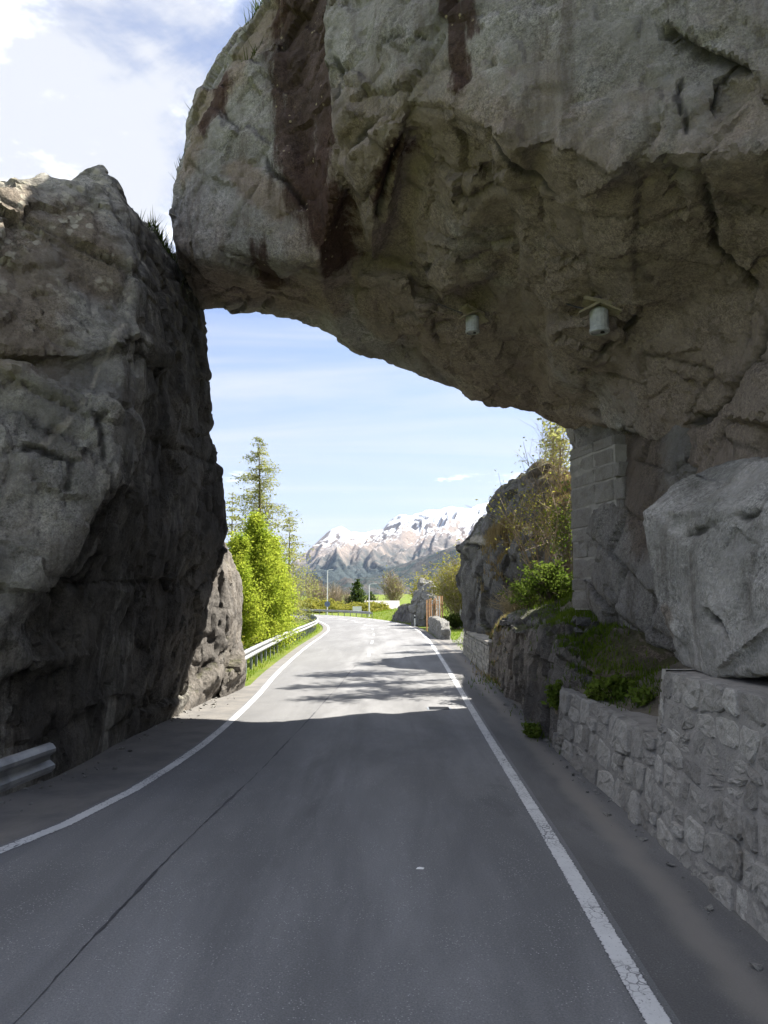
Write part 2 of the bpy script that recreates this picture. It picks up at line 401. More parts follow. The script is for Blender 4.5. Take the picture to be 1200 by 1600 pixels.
M['post_steel'] = simple('dark_post_steel', (0.16, 0.18, 0.20), (0.24, 0.26, 0.28), 5, 0.6, 0.15, 0.004, metal=0.4)
M['mortar'] = simple('wall_mortar', (0.19, 0.18, 0.168), (0.27, 0.255, 0.235), 5.0, 0.95, 0.7, 0.03)
M['bark'] = simple('bark', (0.085, 0.065, 0.05), (0.16, 0.13, 0.10), 7, 0.95, 0.8, 0.03)
M['twig'] = simple('bare_twig', (0.22, 0.17, 0.12), (0.34, 0.27, 0.20), 2.0, 0.95)
M['pale_twig'] = simple('pale_twig', (0.28, 0.23, 0.14), (0.42, 0.36, 0.22), 2.0, 0.95)
M['white'] = simple('white_paint', (0.72, 0.72, 0.70), (0.80, 0.80, 0.79), 4, 0.5, 0.05, 0.002)
M['black'] = simple('black_paint', (0.02, 0.02, 0.022), (0.03, 0.03, 0.03), 4, 0.5, 0.05, 0.002)
# ------------------------------------------------------------------ ground and road
LEFT = [(-4.6, -6), (-4.15, 0), (-3.73, 6.4), (-3.48, 7.3), (-3.27, 8.2), (-3.05, 9.5), (-2.92, 11.3), (-2.88, 13.6), (-3.01, 18.4), (-3.4, 25.9),
        (-3.75, 38.0), (-3.9, 49.3), (-4.25, 59.7), (-5.5, 72), (-8.2, 87.6), (-14.5, 106), (-25, 124), (-40, 140)]
RIGHT = [(1.35, -6), (1.42, 0), (1.5, 4.5), (1.61, 7.7), (1.79, 14.7), (2.22, 30.0), (2.52, 45.3), (2.5, 57.3), (1.9, 68.4), (-0.3, 84),
         (-4.8, 102), (-13.5, 121), (-26, 137), (-40, 150)]
SEAM = [(-2.05, 2.5), (-2.02, 4.5), (-1.97, 5.9), (-1.84, 8.5), (-1.61, 11.7), (-1.42, 15.9), (-1.2, 21), (-1.0, 27.1)]
def line3(pts, z=0.0): return [Vector((x, y, z)) for x, y in pts]
def even(pts, n=90):                         # n points evenly by arc length
    c = catmull(pts, 10); L = [0]
    for a, b in zip(c, c[1:]): L.append(L[-1] + (b - a).length)
    out = []; k = 0
    for i in range(n):
        d = L[-1] * i / (n - 1)
        while k < len(c) - 2 and L[k + 1] < d: k += 1
        out.append(c[k].lerp(c[k + 1], min(1, (d - L[k]) / max(1e-6, L[k + 1] - L[k]))))
    return out
def offset(pts, d):                          # to the right of travel when d > 0
    out = []
    for i, p in enumerate(pts):
        t = pts[min(i + 1, len(pts) - 1)] - pts[max(i - 1, 0)]; t.z = 0; t.normalize()
        dd = d[i] if isinstance(d, (list, tuple)) else d
        out.append(p + Vector((t.y, -t.x, 0)) * dd)
    return out
def strip(name, A, B, mat, z, cols=1, kind='structure', parent=None):
    vs, fs, uv = [], [], []
    run = 0
    for i, (a, b) in enumerate(zip(A, B)):
        if i: run += (a - A[i - 1]).length
        for j in range(cols + 1):
            p = a.lerp(b, j / cols); vs.append((p.x, p.y, z)); uv.append((j / cols, run))
    w = cols + 1
    for i in range(len(A) - 1):
        for j in range(cols):
            fs.append((i * w + j, i * w + j + 1, (i + 1) * w + j + 1, (i + 1) * w + j))
    o = mesh_from(name, vs, fs, mat, parent, uvs=uv)
    if kind: o['kind'] = kind
    return o
NL = 110
cl, cr = even(line3(LEFT), NL), even(line3(RIGHT), NL)
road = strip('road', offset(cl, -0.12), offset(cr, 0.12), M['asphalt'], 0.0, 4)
# right shoulder runs to the wall foot; the left one to the boulder foot and then thins out to a dusty strip
def rs_w(p): return 1.15 if p.y < 22 else (1.15 + (p.y - 22) * 0.03 if p.y < 30 else max(0.55, 1.39 - (p.y - 30) * 0.05))
sh_r = strip('road_shoulder_right', offset(cr, 0.12), offset(cr, [rs_w(p) for p in cr]), M['shoulder'], 0.0, 3)
sh_l = strip('road_shoulder_left', offset(cl, [-(2.2 if p.y < 15 else max(0.45, 2.2 - (p.y - 15) * 0.30)) for p in cl]), offset(cl, -0.12), M['verge'], 0.0, 2)
# painted edge lines and centre dashes
strip('edge_line_left', offset(cl, -0.075), offset(cl, 0.075), M['paint'], 0.004, 1, parent=None)
strip('edge_line_right', offset(cr, -0.075), offset(cr, 0.075), M['paint'], 0.004, 1)
mid_l = [a.lerp(b, 0.5) for a, b in zip(cl, cr)]
mid_s = resample(catmull([p for p in mid_l if 30 < p.y < 150], 6), 0.5)
k = 0
while k + 7 < len(mid_s):
    seg = mid_s[k:k + 7]; strip('centre_dash', offset(seg, -0.06), offset(seg, 0.06), M['paint'], 0.004); k += 18
# tar seam: a hand-wide crack filled with tar, wandering a little
random.seed(4)
sm = resample(catmull(line3(SEAM), 12), 0.10)
sm = [p + Vector((0.010 * math.sin(i * 0.11) + random.uniform(-0.006, 0.006), 0, 0)) for i, p in enumerate(sm)]
wd = [max(0.002, 0.008 + 0.007 * math.sin(i * 0.21) + random.uniform(-0.006, 0.006)) for i in range(len(sm))]
strip('tar_seam', offset(sm, [-x for x in wd]), offset(sm, wd), M['tar'], 0.003)
# drain grate in the right lane
dg = empty('drain_grate', G(686, 1107)); tag(dg, 'dark iron drain grate set in the road near the white edge line', 'drain grate')
MB().box((0, 0, -0.012), (0.50, 0.42, 0.03)).build('frame', M['post_steel'], dg)
for i in range(6): MB().box((0, -0.16 + i * 0.064, 0.006), (0.42, 0.028, 0.018)).build('bar', M['black'], dg)
# flattened bit of litter and stones on the asphalt
lt = MB()
pt = G(656, 1357)
lt.add([pt + Vector((a, b, c)) for a, b, c in ((-.035, -.02, .002), (.03, -.025, .002), (.04, .012, .003), (-.02, .022, .002), (0, 0, .014))], [(0, 1, 4), (1, 2, 4), (2, 3, 4), (3, 0, 4), (3, 2, 1, 0)])
tag(lt.build('paper_scrap', M['white']), 'tiny white paper scrap lying in the driving lane', 'litter')

# ground: meadow sheet to the horizon, gently rolling away from the road
def ground_h(x, y):
    h = np.full_like(x, -0.05)
    r = np.hypot(x, y)
    n = fbm(np.stack([x * 0.02, y * 0.02, x * 0], 1), 3, 5)
    h += np.clip((r - 160) / 400, 0, 1) * (n * 6)
    # left verge drops away behind the guardrail
    lx = -4.8 - np.clip(y - 60, 0, 60) * 0.35
    d = np.clip(lx - x, 0, 60)
    on = np.clip((y - 17) / 6, 0, 1) * np.clip((150 - y) / 60, 0, 1)
    h -= on * (np.clip(d - 5, 0, 20) * 0.16)
    # meadow knoll on the inside of the bend, right of the road
    kn = np.exp(-(((x - 17) / 12.0) ** 2 + ((y - 106) / 17.0) ** 2)) * 5.0
    h += np.where(r < 260, kn, 0)
    return h
ax = np.concatenate([-np.geomspace(40, 9000, 26)[::-1], np.arange(-38, 40, 1.5), np.geomspace(40, 9000, 26)])
ay = np.concatenate([-np.geomspace(20, 9000, 14)[::-1], np.arange(-18, 160, 1.5), np.geomspace(162, 9000, 30)])
gx, gy = np.meshgrid(ax, ay); gz = ground_h(gx.ravel(), gy.ravel())
nx, ny = len(ax), len(ay)
def near_road(x, y):
    a = np.array([(p.x, p.y) for p in mid_l]); d = np.full(x.shape, 1e9)
    for q in a: d = np.minimum(d, np.hypot(x - q[0], y - q[1]))
    return d
rd = near_road(gx.ravel(), gy.ravel())
gz = np.where(rd < 4.6, -0.05, np.where(rd < 8, -0.05 + (gz + 0.05) * (rd - 4.6) / 3.4, gz))
m, w = new_mat('meadow')
p = world_pos(w)
a = w.noise(p, 0.35, 5, 0.6, 0.5); b = w.noise(p, 5.0, 5, 0.65)
c = w.mix(w.smooth(a, 0.35, 0.65), (0.085, 0.135, 0.018), (0.14, 0.17, 0.030))
c = w.mix(w.math('MULTIPLY', w.smooth(b, 0.46, 0.72), 0.6), c, (0.14, 0.115, 0.05))
finish(w, c, 0.95, bump(w, w.noise(p, 18, 5, 0.7), 0.8, 0.08), 0.1)
M['meadow'] = m
ground = mesh_from('ground', np.stack([gx.ravel(), gy.ravel(), gz], 1), [(j * nx + i, j * nx + i + 1, (j + 1) * nx + i + 1, (j + 1) * nx + i) for j in range(ny - 1) for i in range(nx - 1)], M['meadow'], smooth=True)
ground['kind'] = 'structure'
ground_bvh = BVHTree.FromPolygons([v.co.copy() for v in ground.data.vertices], [tuple(q.vertices) for q in ground.data.polygons])
def gz_at(x, y):
    h = ground_bvh.ray_cast(Vector((x, y, 3000)), Vector((0, 0, -1)))
    return h[0].z if h[0] else 0.0
# ------------------------------------------------------------------ rocks
def loft(rings):
    vs = [p for r in rings for p in r]; n = len(rings[0]); fs = []
    for i in range(len(rings) - 1):
        for j in range(n):
            a, b, c, d = i * n + j, i * n + (j + 1) % n, (i + 1) * n + (j + 1) % n, (i + 1) * n + j
            fs += [(a, b, c), (a, c, d)]
    for i, rv in ((0, True), (len(rings) - 1, False)):
        k = len(vs); vs.append(sum(rings[i], Vector()) / n)
        for j in range(n):
            t = (k, i * n + j, i * n + (j + 1) % n); fs.append(t[::-1] if not rv else t)
    return vs, fs
def hull(pts):
    bm = bmesh.new()
    for p in pts: bm.verts.new(p)
    bmesh.ops.convex_hull(bm, input=bm.verts)
    dead = [v for v in bm.verts if not v.link_faces]
    for v in dead: bm.verts.remove(v)
    bm.verts.index_update(); vs = [v.co.copy() for v in bm.verts]; fs = [tuple(v.index for v in f.verts) for f in bm.faces]; bm.free()
    return vs, fs
def slab(pts, back=1.2, side=(0, 0, 0)):
    """flat-faced block: px, py, depth corners of its front and the same corners pushed back"""
    f_ = [P(*p_) for p_ in pts]
    return hull(f_ + [q_ + Vector((side[0], back, side[2])) for q_ in f_])
def seg_dist(p, line):
    d = np.full(len(p), 1e9); prm = np.zeros(len(p)); L = len(line) - 1
    for i in range(L):
        a, b = np.array(line[i]), np.array(line[i + 1]); ab = b - a
        t = np.clip(((p - a) @ ab) / max(1e-9, ab @ ab), 0, 1)
        e = np.linalg.norm(p - a - t[:, None] * ab, axis=1)
        m = e < d; d = np.where(m, e, d); prm = np.where(m, (i + t) / L, prm)
    return d, prm
def remesh(shells, voxel):
    bm = bmesh.new()
    for vs, fs in shells:
        bv = [bm.verts.new(v) for v in vs]
        for f in fs:
            try: bm.faces.new([bv[i] for i in f])
            except ValueError: pass
    bmesh.ops.triangulate(bm, faces=bm.faces); bmesh.ops.recalc_face_normals(bm, faces=bm.faces)
    me = bpy.data.meshes.new('cage'); bm.to_mesh(me); bm.free()
    o = bpy.data.objects.new('cage', me); col.objects.link(o)
    md = o.modifiers.new('r', 'REMESH'); md.mode = 'VOXEL'; md.voxel_size = voxel
    dg = bpy.context.evaluated_depsgraph_get(); out = bpy.data.meshes.new_from_object(o.evaluated_get(dg))
    bpy.data.objects.remove(o); bpy.data.meshes.remove(me)
    return out
def to_np(me):
    v = np.empty(len(me.vertices) * 3); me.vertices.foreach_get('co', v)
    n = np.empty(len(me.vertices) * 3); me.vertices.foreach_get('normal', n)
    return v.reshape(-1, 3), n.reshape(-1, 3)
def bvh_of(me):
    v, _ = to_np(me); q = np.empty(len(me.loops), dtype=np.int32); me.loops.foreach_get('vertex_index', q)
    return BVHTree.FromPolygons(v.tolist(), [tuple(f.vertices) for f in me.polygons])
def cast(bvh, px, py):
    h = bvh.ray_cast(Vector((0, 0, CAM_H)), ray(px, py).normalized())
    return h[0]
def cast_line(bvh, pxs, step=30):
    out = []
    for (a, b), (c, d) in zip(pxs, pxs[1:]):
        n = max(1, int(math.hypot(c - a, d - b) / step))
        for i in range(n + 1):
            h = cast(bvh, a + (c - a) * i / n, b + (d - b) * i / n)
            if h is not None: out.append(tuple(h))
    return out
def rock(name, shells, voxel, mat, seed, facets, rough=(0.10, 0.9, 5), cracks=(), stain_shade_lines=(), browns=(), veins=(), stretch=(1, 1, 1), parent=None, keep_z=None, smooth_iter=1):
    me = remesh(shells, voxel)
    me.name = name
    v, n = to_np(me)
    # light smoothing of the voxel steps
    e = np.empty(len(me.edges) * 2, dtype=np.int64); me.edges.foreach_get('vertices', e); e = e.reshape(-1, 2)
    deg = np.bincount(e.ravel(), minlength=len(v)).astype(float)[:, None]
    for _ in range(smooth_iter):
        acc = np.zeros_like(v)
        for ax in range(3):
            acc[:, ax] = np.bincount(e[:, 0], weights=v[e[:, 1], ax], minlength=len(v)) + np.bincount(e[:, 1], weights=v[e[:, 0], ax], minlength=len(v))
        v = v * 0.45 + (acc / deg) * 0.55
    me.vertices.foreach_set('co', v.ravel()); me.update()
    v, n = to_np(me)
    bvh = bvh_of(me) if (cracks or stain_shade_lines or browns or veins) else None
    disp = np.zeros(len(v))
    q = v / np.array(stretch)
    wq = q + np.stack([fbm(q * 0.8, 3, seed + 50 + k) for k in range(3)], 1) * 0.16
    dirt = np.zeros(len(v))
    for k, (cell, amp) in enumerate(facets):
        if isinstance(cell, tuple):
            val, edge = joints(q + np.stack([fbm(q * 0.7, 4, seed + 60 + c) for c in range(3)], 1) * 0.07, cell[:3], (0.35 + .3 * k + seed, 0.25 - .2 * k, 0.5 + .4 * k), seed + 13 * k)
            on = np.clip(vnoise(q * 0.45 + k * 5, seed + 70 + k) * 2.2 + 0.75, 0.12, 1)
            disp += val * amp * on
            cr = np.exp(-(edge * min(cell[:3]) / 0.035) ** 2) * on; disp -= cr * amp * 0.35; dirt = np.maximum(dirt, cr * .55)
        else:
            val, edge = facet(wq, cell, seed + 11 * k)
            disp += val * amp
            cr = np.exp(-(edge * cell / 0.03) ** 2); disp -= cr * amp * 0.25; dirt = np.maximum(dirt, cr * .35)
    a, s, o = rough
    disp += a * fbm(q * s, o, seed + 90, 0.5, ridge=True) * 0.5 + a * 0.5 * fbm(q * s * 2.3, 3, seed + 120)
    mask = np.zeros((len(v), 4)); mask[:, 3] = 1
    for pxs, wdt, dep in cracks:
        ln = cast_line(bvh, pxs)
        if len(ln) < 2: continue
        jig = v + np.stack([vnoise(v * 2.6, seed + 200), vnoise(v * 2.6, seed + 201), vnoise(v * 2.6, seed + 202)], 1) * 0.07
        d, t = seg_dist(jig, ln); taper = np.clip(np.minimum(t, 1 - t) * 6, 0.25, 1)
        ck = taper * np.clip(1 - d / (wdt * taper), 0, 1) ** 0.7; disp -= dep * ck; dirt = np.maximum(dirt, np.clip(ck * 1.6, 0, 1))
    for ch, lst in ((0, stain_shade_lines), (1, browns), (2, veins)):
        for pxs, rad in lst:
            ln = cast_line(bvh, pxs, 20)
            if len(ln) < 2: continue
            d, t = seg_dist(v + vnoise(v * 1.3, seed + 300)[:, None] * 0.12, ln)
            mask[:, ch] = np.maximum(mask[:, ch], np.clip(1.2 - d / (rad * 1.35), 0, 1))
    if keep_z is not None: disp *= np.clip((v[:, 2] - keep_z) / 0.5, 0.1, 1)
    v = v + n * disp[:, None]
    me.vertices.foreach_set('co', v.ravel())
    ca = me.color_attributes.new('mask', 'FLOAT_COLOR', 'POINT'); ca.data.foreach_set('color', mask.ravel().astype(np.float32))
    da = me.attributes.new('dirt', 'FLOAT', 'POINT'); da.data.foreach_set('value', dirt.astype(np.float32))
    me.materials.append(mat); me.polygons.foreach_set('use_smooth', [True] * len(me.polygons)); me.update()
    me.set_sharp_from_angle(angle=math.radians(32))
    o = bpy.data.objects.new(name, me); link(o, parent)
    return o

# ---- left boulder (the abutment on the left of the road)
def gpt(px, py, z=-0.4): v = G(px, py); return Vector((v.x, v.y, z))
L_rings = [
    # left back, left front, front mid, corner, side mid, far edge, far back
    [Vector((-9, 18, -.5)), Vector((-7.5, 7.6, -.5)), gpt(-20, 1253), gpt(85, 1213), gpt(180, 1160), gpt(280, 1112), Vector((-6, 17.5, -.5))],
    [Vector((-9, 18, 1)), P(-160, 1120, 8.4), P(-20, 1130, 9.2), P(95, 1110, 10.3), P(195, 1088, 12.5), P(300, 1050, 15.9), Vector((-6, 18, 1))],
    [Vector((-9, 18, 2.3)), P(-160, 990, 8.0), P(0, 985, 8.9), P(75, 950, 9.9), P(222, 940, 12.6), P(330, 940, 16.0), Vector((-6, 18, 2.3))],
    [Vector((-9, 18, 3.6)), P(-160, 800, 8.2), P(40, 830, 9.2), P(150, 800, 9.9), P(245, 830, 12.4), P(352, 832, 15.8), Vector((-6, 18, 3.6))],
    [Vector((-9, 18, 4.6)), P(-160, 690, 8.5), P(60, 700, 9.5), P(176, 700, 10.0), P(255, 705, 12.6), P(346, 735, 15.6), Vector((-6, 18, 4.6))],
    [Vector((-9, 18, 5.6)), P(-160, 590, 8.8), P(60, 590, 9.8), P(182, 628, 10.2), P(262, 610, 12.8), P(333, 630, 15.5), Vector((-6, 17.5, 5.6))],
    [Vector((-9, 17, 7)), P(-160, 440, 9.3), P(60, 440, 10.4), P(218, 450, 11.2), P(276, 474, 13.2), P(322, 500, 15.5), Vector((-6, 17, 7))],
    [Vector((-9, 16, 8.3)), P(-160, 320, 9.4), P(60, 330, 10.6), P(196, 335, 11.5), P(232, 368, 13.4), P(284, 396, 15.4), Vector((-6, 16.6, 8.0))],
    [Vector((-9, 15, 9)), P(-160, 285, 9.8), P(30, 292, 10.9), P(158, 264, 11.8), P(172, 280, 12.8), P(186, 300, 13.6), Vector((-6.5, 16, 8.4))],
]
L_slabs = [slab([(-120, 560, 9.15), (60, 575, 9.45), (183, 632, 9.85), (178, 745, 9.75), (100, 868, 9.4), (30, 930, 9.0), (-120, 960, 8.5)], 1.6),
           slab([(-120, 300, 9.5), (40, 300, 10.55), (150, 285, 11.35), (205, 400, 10.95), (225, 520, 10.6), (120, 560, 9.9), (-120, 540, 9.0)], 1.6),
           slab([(-120, 1000, 8.6), (20, 985, 9.1), (70, 1035, 9.5), (40, 1060, 9.4), (-120, 1120, 8.7)], 1.4)]
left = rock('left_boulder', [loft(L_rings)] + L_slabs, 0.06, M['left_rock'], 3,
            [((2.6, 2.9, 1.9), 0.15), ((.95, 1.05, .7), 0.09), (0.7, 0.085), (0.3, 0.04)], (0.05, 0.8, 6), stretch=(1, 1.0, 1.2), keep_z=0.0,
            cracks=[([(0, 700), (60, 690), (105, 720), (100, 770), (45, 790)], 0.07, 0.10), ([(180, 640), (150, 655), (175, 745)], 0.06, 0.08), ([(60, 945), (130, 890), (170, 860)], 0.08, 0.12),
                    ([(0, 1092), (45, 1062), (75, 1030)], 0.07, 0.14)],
            stain_shade_lines=[([(255, 420), (262, 520), (265, 640), (240, 760), (230, 860), (250, 960), (220, 1100)], 1.1), ([(300, 520), (310, 700), (320, 900), (250, 1080)], 1.5), ([(120, 960), (100, 1060), (120, 1150)], 1.1), ([(200, 800), (160, 900)], .8)],  # shade of the road side and lower overhang, painted into the colour
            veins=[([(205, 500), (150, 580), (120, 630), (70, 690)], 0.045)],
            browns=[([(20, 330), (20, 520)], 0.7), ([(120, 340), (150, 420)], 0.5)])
tag(left, 'tall dark mottled boulder with lichen leaning beside the left edge line', 'boulder')

# ---- sunlit rock at the boulder's far foot, and the block lying below it
F_rings = [
    [gpt(262, 1120), gpt(330, 1088), gpt(372, 1072), Vector((-5.2, 22, -.4)), Vector((-8, 22, -.4)), Vector((-8, 15.5, -.4))],
    [P(285, 1050, 16.6), P(345, 1045, 18.0), P(374, 1040, 19.6), Vector((-5.4, 22, .8)), Vector((-8, 22, 1)), Vector((-8, 15.5, 1))],
    [P(300, 960, 16.8), P(362, 960, 18.2), P(378, 950, 20.0), Vector((-5.2, 22, 1.8)), Vector((-8, 22, 2)), Vector((-8, 15.5, 2))],
    [P(310, 900, 16.8), P(352, 900, 18.0), P(377, 905, 19.8), Vector((-5.2, 21.6, 2.6)), Vector((-8, 21, 3)), Vector((-8, 15.5, 3))],
    [P(315, 840, 16.8), P(340, 835, 17.4), P(350, 838, 18.4), Vector((-5.2, 20.4, 3.6)), Vector((-8, 20, 4)), Vector((-8, 15.5, 4))],
]
fr = rock('rock_outcrop', [loft(F_rings)], 0.06, M['cliff_rock'], 21, [((1.0, .9, 1.3), 0.24), ((.45, .4, .6), 0.08), (0.3, 0.02)], (0.05, 1.2, 5), keep_z=0.0,
          cracks=[([(345, 905), (340, 1000)], 0.06, 0.1), ([(300, 1060), (360, 1010)], 0.08, 0.12)])
tag(fr, 'sunlit craggy brown rock behind the dark left boulder beside the guardrail', 'rock')
bl = rock('fallen_block', [hull([gpt(338, 1090), gpt(374, 1074), P(382, 1040, 19.4), P(350, 1050, 18.2), P(372, 1040, 20.6), gpt(384, 1066), P(345, 1062, 19.5)])], 0.04, M['cliff_rock'], 27,
          [(0.5, 0.08), (0.2, 0.03)], (0.04, 2, 4), keep_z=0.0)
tag(bl, 'small angular grey block at the guardrail end beside the white line', 'rock')

# ---- the rock arch over the road
def ring(ft, fm, fl, so, bl_, back=(2.2, 5.2), ztop=13.5):
    a, b, c, d, e = P(*ft), P(*fm), P(*fl), P(*so), P(*bl_)
    vary = 1.1 * math.sin(bl_[0] * 0.021) + 0.7 * math.sin(bl_[0] * 0.057)
    bm_ = e + Vector((0.1, back[0], 2.2)); bt = Vector((e.x + 0.4, e.y + back[1] + vary, ztop - 0.8 + vary * 0.6)); tm = (a + bt) / 2; tm.z = max(a.z, bt.z) + 0.2
    return [a, b, c, d, e, bm_, bt, tm]
A_rings = [
    [P(296, 190, 14.2), P(268, 300, 14.0), P(265, 372, 14.0), P(284, 430, 14.6), P(311, 488, 15.3), P(300, 430, 16.2), P(296, 300, 16.6), P(294, 190, 15.4)],
    [P(346, 92, 13.4), P(322, 260, 13.2), P(318, 408, 13.3), P(340, 440, 14.3), P(350, 490, 15.4), P(350, 400, 17.0), P(352, 230, 17.2), P(348, 90, 15.2)],
    ring((415, -5, 12.9), (395, 200, 12.8), (400, 385, 12.9), (405, 440, 14.2), (405, 494, 15.5), ztop=14.0),
    ring((500, -60, 12.0), (476, 200, 12.3), (500, 412, 12.6), (505, 465, 14.0), (500, 515, 15.6), ztop=14.4),
    ring((590, -70, 10.6), (545, 120, 11.0), (528, 262, 11.4), (550, 420, 13.4), (560, 555, 15.7), ztop=14.6),
    ring((680, -80, 9.7), (640, 60, 9.8), (622, 168, 10.0), (625, 400, 12.9), (640, 577, 15.7), ztop=14.6),
    ring((770, -80, 9.2), (750, 50, 9.2), (742, 190, 9.3), (720, 420, 12.3), (700, 605, 15.7), ztop=14.6),
    ring((870, -80, 8.8), (860, 80, 8.8), (860, 226, 8.8), (810, 430, 11.8), (760, 642, 15.6), ztop=14.6),
    ring((980, -80, 8.4), (965, 100, 8.4), (960, 266, 8.4), (900, 470, 11.3), (845, 652, 15.5), ztop=14.4),
    ring((1100, -80, 8.1), (1090, 100, 8.0), (1080, 250, 7.9), (1000, 500, 10.8), (912, 676, 15.2), ztop=14.4),
    ring((1230, -80, 7.7), (1220, 100, 7.6), (1210, 234, 7.4), (1090, 480, 10.2), (1045, 690, 12.6), back=(6, 6), ztop=14.4),
    ring((1420, -80, 7.0), (1420, 100, 6.9), (1420, 225, 6.7), (1240, 460, 9.2), (1215, 570, 9.9), back=(9, 8), ztop=14.0),
    ring((1700, -80, 6.5), (1700, 100, 6.5), (1700, 215, 6.4), (1500, 440, 8.0), (1500, 560, 8.4), back=(10, 9), ztop=13.6),
]
# mass behind the abutment, right of the road and down to the ground
B_rings = [
    [Vector((3.7, 16.5, z0)) + Vector((0.25, 0, 0)) * k for k, z0 in ((0, -.4),)] + [Vector((3.9, 11.0, -.4)), Vector((4.3, 7.0, -.4)), Vector((6.0, 5.5, -.4)), Vector((12, 5.0, -.4)), Vector((12, 18, -.4)), Vector((6, 19, -.4))],
    [Vector((4.6, 17.0, 3)), Vector((4.4, 11.0, 3)), Vector((4.5, 7.2, 3)), Vector((6.2, 5.6, 3)), Vector((12, 5.0, 3)), Vector((12, 18, 3)), Vector((6, 19, 3))],
    [Vector((4.2, 17.2, 6)), Vector((4.6, 12.0, 5.6)), Vector((4.9, 7.6, 5.4)), Vector((6.4, 6.0, 5.4)), Vector((12, 5.0, 6)), Vector((12, 18, 6)), Vector((6, 19, 6))],
    [Vector((4.2, 17.2, 8.5)), Vector((4.6, 12.0, 8.5)), Vector((4.9, 8.6, 8.5)), Vector((6.4, 7.6, 8.5)), Vector((12, 6.0, 9)), Vector((12, 18, 9)), Vector((6, 19, 9))],
]
# cliff added out of the picture on the right to shade the road
C_rings = [
    [Vector((x0, y, z)) for x0, z in ((4.6, -.4), (4.4, 3.0), (5.2, 7), (5.6, 12.5), (7, 15.5), (14, 14), (14, -.4))] for y in (8.5, 2.0, -6.0, -16.0)]
for i, dy in enumerate((1.2, .3, 0, 0)):
    for k in range(7): C_rings[i][k] = C_rings[i][k] + Vector((dy, 0, 0))
A_slabs = [
    slab([(284, 250, 13.5), (350, 112, 13.0), (432, 60, 12.55), (446, 275, 12.35), (502, 348, 12.3), (500, 408, 12.35), (395, 380, 12.65), (312, 402, 13.05)], 1.3),
    slab([(536, 240, 11.0), (618, 174, 9.9), (640, 200, 10.1), (604, 330, 11.6), (578, 362, 11.9), (553, 300, 11.6)], 1.5),
    slab([(505, 0, 11.3), (560, 20, 10.75), (560, 180, 10.6), (530, 205, 10.9), (515, 120, 11.2)], 1.0),
    slab([(600, -80, 10.2), (690, -90, 9.45), (690, 160, 9.5), (625, 160, 9.85), (590, 70, 10.2)], 1.2),
    slab([(690, -90, 9.35), (880, -90, 8.6), (870, 222, 8.65), (800, 230, 8.9), (742, 186, 9.2), (695, 160, 9.4)], 1.0),
    slab([(880, -90, 8.5), (1010, -90, 8.15), (1045, 60, 8.0), (1050, 150, 7.95), (1010, 245, 8.1), (960, 268, 8.25), (870, 228, 8.55)], 1.0),
    slab([(1060, 95, 7.95), (1140, 95, 7.75), (1118, 175, 7.7), (1090, 238, 7.7), (1020, 246, 7.95), (1055, 150, 7.85)], .9),
    slab([(1040, -90, 7.9), (1260, -90, 7.35), (1260, 140, 7.2), (1165, 125, 7.55), (1085, 85, 7.8), (1050, 55, 7.85)], 1.0),
    slab([(1135, 180, 7.6), (1170, 140, 7.5), (1270, 160, 7.1), (1260, 228, 7.05), (1100, 240, 7.6)], .9),
    slab([(655, 215, 10.35), (745, 235, 9.7), (800, 330, 10.6), (770, 430, 11.9), (690, 470, 12.6), (645, 400, 12.4)], .6, (0, 0, .8)),
    slab([(815, 300, 9.9), (915, 320, 9.4), (960, 420, 10.3), (880, 500, 11.7), (810, 440, 11.6)], .6, (0, 0, .8)),
    slab([(650, 480, 13.1), (760, 500, 12.9), (800, 570, 13.9), (740, 606, 15.0), (660, 556, 14.7)], .6, (0, 0, .8)),
    slab([(560, 430, 13.1), (640, 440, 12.9), (650, 520, 13.9), (600, 542, 14.9), (555, 500, 14.4)], .6, (0, 0, .8)),
    slab([(860, 520, 11.8), (960, 500, 10.9), (1000, 590, 12.0), (930, 640, 13.7), (860, 610, 13.9)], .6, (0, 0, .8)),
    slab([(905, 650, 14.2), (1036, 694, 11.9), (1110, 640, 11.0), (1215, 560, 9.6), (1215, 470, 9.2), (1090, 470, 10.1), (990, 540, 11.3)], 1.6, (0, 0, .5)),
]
